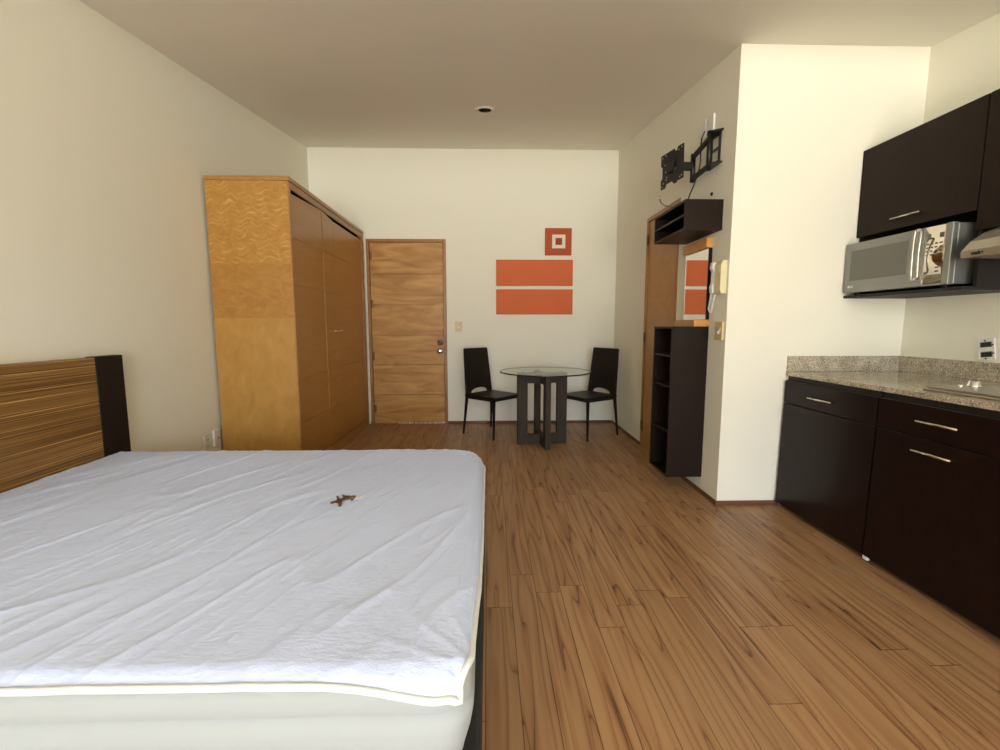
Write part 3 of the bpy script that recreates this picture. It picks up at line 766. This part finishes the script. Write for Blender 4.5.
# uncovered kitchen socket
at = (KX, 2.262, 1.030)
c = thing('open_socket', 'white socket frame without its cover, with two black openings, on the kitchen wall', 'wall outlet', at)
c.rotation_euler = (-0.16, 0, 0)
bm = bmesh.new()
for a in ((-0.042,-0.030,-0.055,0.055),(0.030,0.042,-0.055,0.055),(-0.030,0.030,0.040,0.055),(-0.030,0.030,-0.055,-0.040),(-0.030,0.030,-0.010,0.012)):
    bx(bm, -0.007, 0, a[0], a[1], a[2], a[3], bev=0.001)
obj('mounting_frame', bm, M['white'], c)
obj('back_box', box(-0.0015, -0.0005, -0.030, 0.030, -0.040, 0.040), M['mwlight'], c)
for z in (0.026, -0.026):
    obj('socket_insert', box(-0.006, -0.0015, -0.024, 0.024, z-0.012, z+0.012, bev=0.001), M['black'], c)
for y, z in ((0.0, 0.046), (0.0, -0.047), (-0.036, 0.022), (-0.036, -0.022)):
    bm = bmesh.new(); cyl(bm, (-0.007, y, z), (-0.0095, y, z), 0.004, n=12); obj('screw', bm, M['black'], c)

# intercom handset
at = (RX, 2.815, 1.45)
c = thing('intercom_phone', 'cream intercom handset with coiled cord on the wall by the column edge', 'intercom', at)
M['creamp'] = mat('cream_plastic', (226, 216, 172), 0.35)
bm = bmesh.new(); prism(bm, [(RX, 1.352),(RX-0.030, 1.352),(RX-0.040, 1.375),(RX-0.040, 1.53),(RX-0.028, 1.556),(RX, 1.556)], 'y', 2.768, 2.845, bev=0.004)
obj('base_unit', bm, M['creamp'], c, at)
obj('cradle_plate', box(RX-0.018, RX, 2.845, 2.895, 1.356, 1.55, bev=0.003), M['ivory'], c, at)
bm = bmesh.new()
prism(bm, [(RX-0.018,1.36),(RX-0.046,1.362),(RX-0.050,1.40),(RX-0.040,1.425),(RX-0.040,1.495),(RX-0.052,1.515),(RX-0.048,1.552),(RX-0.018,1.552),(RX-0.026,1.50),(RX-0.026,1.42)], 'y', 2.852, 2.892, bev=0.004)
obj('handset', bm, M['white'], c, at)
bm = bmesh.new(); cyl(bm, (RX-0.040, 2.79, 1.478), (RX-0.044, 2.79, 1.478), 0.008, n=16); obj('call_button', bm, M['grayplate'], c, at)
bm = bmesh.new(); pts = []; N = 110
path = [Vector((RX-0.035, 2.88, 1.362)), Vector((RX-0.03, 2.905, 1.31)), Vector((RX-0.03, 2.915, 1.262)), Vector((RX-0.028, 2.895, 1.238)), Vector((RX-0.026, 2.885, 1.27)), Vector((RX-0.024, 2.875, 1.32)), Vector((RX-0.02, 2.862, 1.356))]
for k in range(N+1):
    s = k/N*(len(path)-1); i = min(int(s), len(path)-2); p = path[i].lerp(path[i+1], s-i)
    pts.append(p + Vector((0.007*math.cos(k*1.5), 0.007*math.sin(k*1.5), 0)))
tube(bm, pts, 0.0028, 6, sub=2); obj('coiled_cord', bm, M['white'], c, at)

# ------------------------------------------------------------------ hanging box shelf, mirror, bookcase
x0, y0, y1, z0, z1 = 1.231, 2.856, 3.372, 1.752, 1.938; t = 0.014; at = (RX, y0, z0)
c = thing('wall_shelf', 'dark brown open box shelf with two compartments, high on the right wall', 'shelf', at)
obj('end_panel', box(x0, RX, y0, y0+t, z0, z1, bev=0.001), M['espresso_flat'], c, at)
obj('end_panel', box(x0, RX, y1-t, y1, z0, z1, bev=0.001), M['espresso_flat'], c, at)
for z in (z0, (z0+z1)/2-t/2, z1-t):
    obj('shelf_board', box(x0, RX, y0+t, y1-t, z, z+t, bev=0.0008), M['espresso_flat'], c, at)
obj('back_board', box(RX-0.006, RX, y0+t, y1-t, z0+t, z1-t), M['kitchen_box'], c, at)
x0, y0, y1, z0, z1 = 1.226, 2.962, 3.290, 0.113, 1.148; at = (RX, y0, z0)
c = thing('bookcase', 'tall narrow dark brown open bookcase fixed to the right wall above the floor', 'bookcase', at)
obj('side_panel', box(x0, RX-0.001, y0, y0+0.016, z0, z1, bev=0.001), M['espresso_flat'], c, at)
obj('side_panel', box(x0, RX-0.001, y1-0.016, y1, z0, z1, bev=0.001), M['espresso_flat'], c, at)
for z in (z0, 0.424, 0.736, 0.948, z1-0.014):
    obj('shelf_board', box(x0+(0.0 if z in (z0, z1-0.014) else 0.006), RX-0.001, y0+0.016, y1-0.016, z-(0 if z in (z0, z1-0.014) else 0.007), z+(0.014 if z in (z0, z1-0.014) else 0.007), bev=0.0008), M['espresso_flat'], c, at)
obj('back_board', box(RX-0.008, RX-0.001, y0+0.016, y1-0.016, z0+0.014, z1-0.014), M['kitchen_box'], c, at)
at = (RX, 2.98, 1.15)
c = thing('wall_mirror', 'narrow rectangular mirror between orange wood ledges above the dark bookcase', 'mirror', at)
obj('mirror_glass', box(RX-0.020, RX-0.018, 2.975, 3.312, 1.195, 1.700), M['mirror'], c, at)
obj('backing', box(RX-0.018, RX-0.001, 2.975, 3.312, 1.195, 1.700), M['grayplate'], c, at)
obj('edge_strip', box(RX-0.022, RX-0.001, 3.312, 3.322, 1.195, 1.672), M['white'], c, at)
obj('edge_strip', box(RX-0.022, RX-0.001, 2.966, 2.975, 1.195, 1.662), M['espresso_flat'], c, at)
obj('top_rail', box(RX-0.040, RX-0.001, 2.970, 3.330, 1.664, 1.728, bev=0.0015), M['mapleledge'], c, at)
at = (RX, 3.1, 1.149)
o = obj('mirror_ledge', box(1.369, RX-0.001, 2.962, 3.275, 1.149, 1.191, bev=0.0015), M['mapleledge'], None, at)
tag(o, 'light orange wood ledge lying on top of the dark bookcase', 'ledge')

# ------------------------------------------------------------------ television bracket
at = (RX, 2.96, 2.27)
c = thing('television_bracket', 'black folding television wall mount without a screen, high on the right wall', 'tv mount', at)
bm = bmesh.new()
bx(bm, RX-0.012, RX-0.001, 2.925, 2.938, 2.175, 2.378); bx(bm, RX-0.012, RX-0.001, 3.030, 3.045, 2.175, 2.378)
bx(bm, RX-0.012, RX-0.001, 2.938, 3.030, 2.355, 2.378); bx(bm, RX-0.012, RX-0.001, 2.938, 3.030, 2.175, 2.20); bx(bm, RX-0.010, RX-0.001, 2.938, 3.030, 2.272, 2.285)
obj('wall_plate', bm, M['black'], c, at)
for z in (2.366, 2.172):
    bm = bmesh.new(); pts = [(RX-0.004, 2.892), (RX-0.004, 3.04), (RX-0.03, 3.03), (RX-0.066, 2.985), (RX-0.074, 2.955), (RX-0.062, 2.925)]
    prism(bm, pts, 'z', z, z+0.010); obj('hinge_plate', bm, M['black'], c, at)
bm = bmesh.new(); cyl(bm, (RX-0.062, 2.95, 2.140), (RX-0.062, 2.95, 2.378), 0.016, n=20); obj('pivot_column', bm, M['black'], c, at)
M['darkgrey'] = mat('dark_grey_metal', (52, 48, 42), 0.4, metal=0.4)
A0, A1 = Vector((RX-0.070, 2.940, 0)), Vector((1.376, 3.10, 0))
for z, zz in ((2.318, 2.262), (2.150, 2.122)):
    bm = bmesh.new(); d = (A1-A0).normalized(); n_ = Vector((-d.y, d.x, 0)); q = []
    for hh in (0, 0.022):
        for p, s in ((A0, -1), (A0, 1), (A1, 1), (A1, -1)): q.append(bm.verts.new(p + n_*s*0.013 + Vector((0,0,(z if p is A0 else zz)+hh))))
    for fct in ((0,3,2,1),(4,5,6,7),(0,1,5,4),(1,2,6,5),(2,3,7,6),(3,0,4,7)): bm.faces.new([q[k] for k in fct])
    obj('swing_arm', bm, M['darkgrey'], c, at)
bm = bmesh.new(); cyl(bm, (1.376, 3.10, 2.112), (1.376, 3.10, 2.292), 0.016, n=20); obj('pivot_post', bm, M['black'], c, at)
bm = bmesh.new(); bx(bm, 1.285, 1.372, 3.085, 3.120, 2.19, 2.24, bev=0.004); bx(bm, 1.268, 1.290, 3.085, 3.145, 2.19, 2.27, bev=0.004)
obj('tilt_head', bm, M['black'], c, at)
bm = bmesh.new()    # notched square screen plate
o8 = [(-.115,.115),(-.060,.115),(-.052,.095),(-.030,.095),(-.022,.115),(.115,.115),(.115,.055),(.118,.05),(.098,.03),(.098,-.04),(.115,-.055),(.115,-.115),(.075,-.115),(.060,-.092),(.0,-.092),(-.025,-.115),(-.045,-.115),(-.052,-.105),(-.115,-.105),(-.115,.02)]
hz = 2.222; yc = 3.145
prism(bm, [(yc+a, hz+b_) for a, b_ in o8], 'x', 1.250, 1.256)
bx(bm, 1.238, 1.250, yc-0.035, yc+0.035, hz-0.035, hz+0.035, bev=0.004)
vv = list(bm.verts); rot_bm(bm, vv, 0.27, 'Z', (1.253, yc, hz)); rot_bm(bm, vv, -0.05, 'X', (1.253, yc, hz))
pltp = obj('screen_plate', bm, M['black'], c, at)
for a, b_ in ((-.10,.098),(-.07,.09),(.06,.10),(.095,.095),(.07,.04),(.062,-.01),(.05,-.05),(-.04,-.02),(-.03,-.032),(-.085,-.09),(-.10,-.085),(.1,-.1),(.085,-.08),(.055,-.065)):
    bm = bmesh.new(); cyl(bm, (1.2490, yc+a, hz+b_), (1.2498, yc+a, hz+b_), 0.0045, n=10)
    rot_bm(bm, list(bm.verts), 0.27, 'Z', (1.253, yc, hz)); rot_bm(bm, list(bm.verts), -0.05, 'X', (1.253, yc, hz))
    obj('bolt_hole', bm, M['grayplate'], pltp, at)
at = (RX, 3.0, 2.4)
bm = bmesh.new(); tube(bm, [(RX-0.012, 3.13, 2.45), (1.405, 3.04, 2.385), (1.376, 2.99, 2.34), (1.366, 2.975, 2.27), (1.366, 2.975, 2.18), (1.372, 3.03, 2.12), (1.385, 3.14, 2.053), (1.40, 3.26, 2.01), (1.39, 3.42, 2.03), (1.38, 3.56, 2.078), (1.375, 3.64, 2.12), (1.375, 3.675, 2.16)], 0.0042, 8)
cab = obj('loose_cable', bm, M['black'], None, at); tag(cab, 'thin black cable dangling from the television mount over the box shelf', 'cable')
bm = bmesh.new(); cyl(bm, (1.375, 3.672, 2.155), (1.374, 3.69, 2.185), 0.0065, n=10); obj('plug', bm, M['satin'], cab, at)
bm = bmesh.new(); lathe(bm, [(0.011, 0.0), (0.012, -0.006), (0.006, -0.010), (0, -0.010)], (RX, 3.01, 2.012), 'x', n=16)
tag(obj('wall_plug', bm, M['black'], None, (RX, 3.01, 2.012)), 'small black plug hole in the wall above the box shelf', 'wall plug')

# ------------------------------------------------------------------ ceiling downlight
Lc = Vector((-0.02, 3.918, ceil_z(3.918)))
lt = thing('ceiling_downlight', 'small round recessed downlight with white rim, switched off, in the ceiling', 'ceiling light', Lc)
tilt = math.atan(0.1319)
def tl(bm):
    bmesh.ops.rotate(bm, verts=bm.verts, cent=(0,0,0), matrix=Matrix.Rotation(tilt, 3, 'X')); return bm
bm = bmesh.new(); lathe(bm, [(0.053, 0.004), (0.083, -0.001), (0.081, -0.006), (0.060, -0.009), (0.053, -0.006), (0.050, 0.02), (0.053, 0.03)], n=48)
bm2 = bmesh.new()
prof = [(0.0545, -0.0075), (0.058, -0.0095), (0.064, -0.010), (0.080, -0.006), (0.084, -0.0005)]
bm.free(); bm = bmesh.new()
rings = []
for r_, h in prof: rings.append([bm.verts.new((r_*math.cos(2*PI*i/48), r_*math.sin(2*PI*i/48), h)) for i in range(48)])
for k in range(len(rings)-1):
    for i in range(48):
        f_ = bm.faces.new((rings[k][i], rings[k][(i+1)%48], rings[k+1][(i+1)%48], rings[k+1][i])); f_.smooth = True
bm2.free()
obj('rim', tl(bm), M['white'], lt)
bm = bmesh.new(); rings = []
for r_, h in [(0.0535, -0.007), (0.050, 0.03), (0.044, 0.07), (0.030, 0.10), (0.0005, 0.101)]: rings.append([bm.verts.new((r_*math.cos(2*PI*i/32), r_*math.sin(2*PI*i/32), h)) for i in range(32)])
for k in range(len(rings)-1):
    for i in range(32):
        f_ = bm.faces.new((rings[k][i], rings[k+1][i], rings[k+1][(i+1)%32], rings[k][(i+1)%32])); f_.smooth = True
obj('reflector_cup', tl(bm), M['black'], lt)
bm = bmesh.new(); lathe(bm, [(0.012, 0.095), (0.024, 0.07), (0.028, 0.04), (0.020, 0.014), (0, 0.008)], n=28); obj('bulb', tl(bm), mat('bulb_glass', (150, 145, 130), 0.1, metal=0.4), lt)
# round hole for it in the ceiling slab
bmh = bmesh.new(); cyl(bmh, (0,0,-0.05), (0,0,0.12), 0.0535, n=48); tl(bmh)
hole = obj('hole_cutter', bmh, M['white'], None); hole.location = Lc
bpy.context.view_layer.update()
md = ceiling.modifiers.new('hole', 'BOOLEAN'); md.object = hole; md.operation = 'DIFFERENCE'; md.solver = 'EXACT'
bpy.context.view_layer.update()
me = bpy.data.meshes.new_from_object(ceiling.evaluated_get(bpy.context.evaluated_depsgraph_get()))
ceiling.modifiers.clear(); ceiling.data = me; bpy.data.objects.remove(hole)
me.materials.clear(); me.materials.append(M['ceiling'])
for p in me.polygons: p.material_index = 0

# ------------------------------------------------------------------ kitchen: lower units
KF = 1.856     # plane of the door fronts
def bar_handle(par, at, x, ya, yb, z, mat_=M['satin'], out=0.026):
    bm = bmesh.new(); cyl(bm, (x-out, ya, z), (x-out, yb, z), 0.0052, n=14)
    for y in (ya+0.018, yb-0.018): cyl(bm, (x, y, z), (x-out, y, z), 0.0042, n=10)
    return obj('handle', bm, mat_, par, at)
def lower_unit(y0, y1, label, handles):
    at = (KF+0.02, y0, 0)
    c = thing('base_cabinet', label, 'kitchen cabinet', at)
    bm = bmesh.new(); bx(bm, KF+0.021, KX-0.001, y0+0.0005, y1-0.0005, 0.028, 0.842); bx(bm, KF+0.07, KX-0.03, y0+0.001, y1-0.001, 0.0, 0.028)
    obj('carcass', bm, M['kitchen_box'], c, at)
    dr = obj('drawer', box(KF, KF+0.020, y0+0.002, y1-0.002, 0.678, 0.815, bev=0.0015), M['kitchen'], c, at)
    bm = box(KF, KF+0.020, y0+0.002, y1-0.002, 0.030, 0.672, bev=0.0015)
    if y1 > 2:      # doors hang slightly out at the bottom
        for v in bm.verts: v.co.x -= 0.012*(0.672-v.co.z)/0.64
    dd = obj('door', bm, M['kitchen'], c, at)
    for which, a, b_, z in handles: bar_handle(dr if which == 'drawer' else dd, at, KF, a, b_, z)
    return c, at
lower_unit(2.058, 2.728, 'dark wine-brown base cabinet with drawer, at the column end of the counter', [('drawer', 2.309, 2.489, 0.742)])
c, at = lower_unit(1.390, 2.052, 'dark wine-brown base cabinet with long drawer and door handles, under the cooktop', [('drawer', 1.661, 1.834, 0.750), ('door', 1.674, 1.842, 0.620)])
obj('plastic_clip', box(KF-0.012, KF+0.004, 2.022, 2.050, 0.012, 0.0295, bev=0.002), M['white'], c, at)
lower_unit(0.760, 1.386, 'dark wine-brown base cabinet nearest the viewer, mostly out of frame', [('drawer', 0.99, 1.17, 0.745)])
at = (2.2, 1.75, 0.843)
bm = bmesh.new(); bx(bm, 1.868, KX-0.001, 0.76, CY-0.001, 0.8435, 0.870, bev=0.003, seg=2)
ct = obj('countertop', bm, M['granite'], None, at); tag(ct, 'speckled beige granite countertop with low splashback over the dark cabinets', 'countertop')
obj('splashback', box(1.871, KX-0.022, CY-0.021, CY-0.001, 0.870, 0.965, bev=0.0015), M['granite'], ct, at)
obj('splashback', box(KX-0.021, KX-0.001, 0.76, CY-0.001, 0.870, 0.965, bev=0.0015), M['granite'], ct, at)
# cooktop
at = (2.15, 1.6, 0.870)
c = thing('cooktop', 'low stainless steel cooktop with a knob set on the granite counter', 'cooktop', at)
bm = bmesh.new(); bx(bm, 1.945, 2.42, 1.28, 1.935, 0.8705, 0.8775, bev=0.002); bx(bm, 1.955, 2.41, 1.29, 1.925, 0.8775, 0.888, bev=0.003, seg=2)
obj('steel_tray', bm, M['steel'], c, at)
bm = bmesh.new(); lathe(bm, [(0.025, 0.887), (0.025, 0.894), (0.020, 0.900), (0.018, 0.912), (0.015, 0.915), (0, 0.915)], (2.125, 1.885, 0)); obj('control_knob', bm, M['chrome'], c, at)
bm = bmesh.new(); lathe(bm, [(0.010, 0.886), (0.010, 0.893), (0.006, 0.899), (0, 0.900)], (2.075, 1.895, 0)); obj('igniter_button', bm, M['chrome'], c, at)
for cx, cy in ((2.25, 1.72), (2.25, 1.44)):
    bm = bmesh.new(); lathe(bm, [(0.055, 0.886), (0.052, 0.893), (0.036, 0.895), (0.034, 0.901), (0, 0.902)], (cx, cy, 0)); obj('burner', bm, M['black'], c, at)
    bm = bmesh.new()
    for k in range(4):
        a = k*PI/2+PI/4; bx_ = (cx+0.10*math.cos(a), cy+0.10*math.sin(a)); tube(bm, [(bx_[0], bx_[1], 0.887), (bx_[0], bx_[1], 0.906), (cx+0.03*math.cos(a), cy+0.03*math.sin(a), 0.906)], 0.003, 6, sub=2)
    tube(bm, [(cx+0.10*math.cos(t), cy+0.10*math.sin(t), 0.906) for t in [i*PI/6 for i in range(12)]], 0.003, 6, closed=True, sub=2)
    obj('pan_support', bm, M['steel'], c, at)

# ------------------------------------------------------------------ kitchen: upper units
UX = 2.244; at = (UX, 2.055, 1.32)
c = thing('wall_cabinet', 'dark brown wall cabinet with one wide door above the microwave niche', 'kitchen cabinet', at)
bm = bmesh.new(); bx(bm, UX+0.021, KX-0.001, 2.054, CY-0.001, 1.695, 2.188)
obj('carcass', bm, M['kitchen_box'], c, at)
dd = obj('door', box(UX, UX+0.020, 2.068, CY-0.004, 1.683, 2.188, bev=0.0015), M['espresso_flat'], c, at)
bar_handle(dd, at, UX, 2.317, 2.489, 1.738)
obj('side_board', box(UX+0.021, KX-0.001, CY-0.018, CY-0.001, 1.337, 1.695), M['kitchen_box'], c, at)
obj('side_board', box(UX+0.021, KX-0.001, 2.050, 2.066, 1.337, 1.695), M['kitchen_box'], c, at)
obj('niche_shelf', box(2.196, KX-0.001, 2.050, CY-0.001, 1.320, 1.3365, bev=0.0008), M['kitchen_box'], c, at)
at = (UX, 1.35, 1.59)
c = thing('wall_cabinet', 'dark brown wall cabinet above the steel range hood', 'kitchen cabinet', at)
obj('carcass', box(UX+0.021, KX-0.001, 1.35, 2.049, 1.592, 2.188), M['kitchen_box'], c, at)
dd = obj('door', box(UX, UX+0.020, 1.352, 2.062, 1.590, 2.188, bev=0.0015), M['espresso_flat'], c, at)
bar_handle(dd, at, UX, 1.60, 1.78, 1.66)

# microwave
FXm = 2.182; y0, y1, z0, z1 = 2.105, 2.738, 1.350, 1.641; at = (FXm, y0, 1.337)
c = thing('microwave_oven', 'silver grey microwave oven with chrome handle in the niche under the wall cabinet', 'microwave', at)
obj('body', box(FXm+0.030, 2.555, y0+0.003, y1-0.004, z0+0.003, z1-0.003, bev=0.004, seg=2), M['mwbody'], c, at)
door_m = obj('door', box(FXm, FXm+0.029, 2.238, y1, z0, z1, bev=0.007, seg=3), M['mwbody'], c, at)
obj('window', box(FXm-0.0015, FXm+0.004, 2.325, 2.692, 1.420, 1.595, bev=0.001), M['mwwindow'], door_m, at)
lg = Matrix.Translation(Vector((FXm-0.0004, 2.672, 1.385))-Vector(at)) @ Matrix(((0,0,-1,0),(-1,0,0,0),(0,1,0,0),(0,0,0,1)))
text_mesh('maker_mark', 'LG', 0.018, M['white'], door_m, lg, bold=0.0003)
bm = bmesh.new(); cyl(bm, (FXm, 2.693, 1.385), (FXm-0.0007, 2.693, 1.385), 0.0075, n=20); obj('maker_roundel', bm, M['white'], door_m, at)
bm = bmesh.new(); cyl(bm, (FXm, 2.330, 1.50), (FXm-0.001, 2.330, 1.50), 0.003, n=10); obj('dot', bm, M['slot'], door_m, at)
bm = bmesh.new()
ha, hb_, hm_ = 2.238, 2.270, 2.254
tube(bm, [(FXm-0.022, ha, 1.40), (FXm-0.026, ha, 1.51), (FXm-0.022, ha, 1.62), (FXm-0.020, hm_, 1.632), (FXm-0.022, hb_, 1.62), (FXm-0.026, hb_, 1.51), (FXm-0.022, hb_, 1.40), (FXm-0.020, hm_, 1.386)], 0.0042, 10, closed=True)
for z in (1.392, 1.627): cyl(bm, (FXm+0.001, hm_, z), (FXm-0.022, hm_, z), 0.005, n=10)
obj('handle', bm, M['handlegrey'], door_m, at)
obj('handle_plate', box(FXm-0.003, FXm+0.003, 2.240, 2.308, 1.378, 1.632, bev=0.001), M['mwlight'], door_m, at)
def cpx(y): t = (2.236-y)/0.096; return FXm + 0.096*(0.020*t + 0.055*t*t)
bm = bmesh.new(); NN = 12; ys = [2.236-0.096*k/NN for k in range(NN+1)]
prism(bm, [(cpx(y), y) for y in ys] + [(FXm+0.029, 2.140), (FXm+0.029, 2.236)], 'z', z0+0.012, z1-0.003)
for f_ in bm.faces:
    if abs(f_.normal.x) > 0.9: f_.smooth = True
cpn = obj('control_panel', bm, mat('mirror_silver_panel', (215, 208, 195), 0.05, metal=1.0), c, at)
def on_panel(name, ya, yb, za, zb, m_, th=0.0006):
    bm = bmesh.new(); prism(bm, [(cpx(ya)-th, ya), (cpx(yb)-th, yb), (cpx(yb)+0.002, yb), (cpx(ya)+0.002, ya)], 'z', za, zb); return obj(name, bm, m_, cpn, at)
obj('side_trim', box(FXm+0.001, FXm+0.029, y0, 2.139, z0, z1, bev=0.003), M['mwbody'], c, at)
obj('bottom_trim', box(FXm+0.001, FXm+0.029, 2.140, 2.237, z0, z0+0.011, bev=0.001), M['mwbody'], c, at)
on_panel('display', 2.150, 2.226, 1.580, 1.603, M['mwwindow'])
for r_ in range(4):
    for k in range(4):
        yk = 2.153+k*0.0205; zk = 1.555-r_*0.018
        on_panel('key', yk, yk+0.012, zk-0.0035, zk+0.0035, M['mwwindow'])
for r_ in range(3): on_panel('key', 2.160, 2.176, 1.455-r_*0.02, 1.462-r_*0.02, M['mwwindow'])
for x in (FXm+0.05, 2.52):
    for y in (y0+0.06, y1-0.06):
        bm = bmesh.new(); cyl(bm, (x, y, 1.3367), (x, y, z0+0.004), 0.014, n=14); obj('foot', bm, M['black'], c, at)

# range hood
at = (2.1, 1.35, 1.45)
c = thing('range_hood', 'slim grey steel range hood under the wall cabinet, right of the microwave', 'range hood', at)
bm = bmesh.new(); hy0, hy1 = 1.36, 1.985
prism(bm, [(2.105, 1.452), (KX-0.001, 1.452), (KX-0.001, 1.588), (2.262, 1.588), (2.200, 1.566), (2.140, 1.525), (2.108, 1.487), (2.103, 1.482)], 'y', hy0, hy1, bev=0.003)
obj('canopy', bm, M['hood'], c, at)
hm = Matrix.Translation(Vector((2.1028, 1.915, 1.4675))-Vector(at)) @ Matrix(((0,0,-1,0),(-1,0,0,0),(0,1,0,0),(0,0,0,1)))
text_mesh('maker_mark', 'mabe', 0.022, M['slot'], c, hm, bold=0.0006)
obj('grease_filter', box(2.16, 2.55, 1.40, 1.945, 1.446, 1.4535), M['steel'], c, at)

# pale glossy patches drawn on the floor near the cabinets
bm = bmesh.new()
def blob(path, w):
    L_, R2 = [], []
    for i, (x, y) in enumerate(path):
        a, b_ = path[max(i-1, 0)], path[min(i+1, len(path)-1)]; d = Vector((b_[0]-a[0], b_[1]-a[1])).normalized(); k = w*math.sin(PI*(i+0.35)/(len(path)-0.3))*(0.8+0.4*random.random())
        L_.append((x-d.y*k, y+d.x*k)); R2.append((x+d.y*k, y-d.x*k))
    prism(bm, L_+R2[::-1], 'z', 0.0, 0.0005)
blob([(1.62,2.01),(1.64,2.0),(1.66,1.985),(1.68,1.96),(1.695,1.94),(1.70,1.91)], 0.018)
blob([(1.69,1.88),(1.70,1.84),(1.705,1.80),(1.706,1.76),(1.70,1.72)], 0.012)
M['glossy_patch'] = mat('pale_gloss', (178, 148, 116), 0.15, var=0.06, vscale=30)
sc = obj('floor_patches', bm, M['glossy_patch'], None, (1.7, 1.9, 0)); tag(sc, 'pale glossy patches on the floor boards in front of the base cabinets', 'scuff mark')
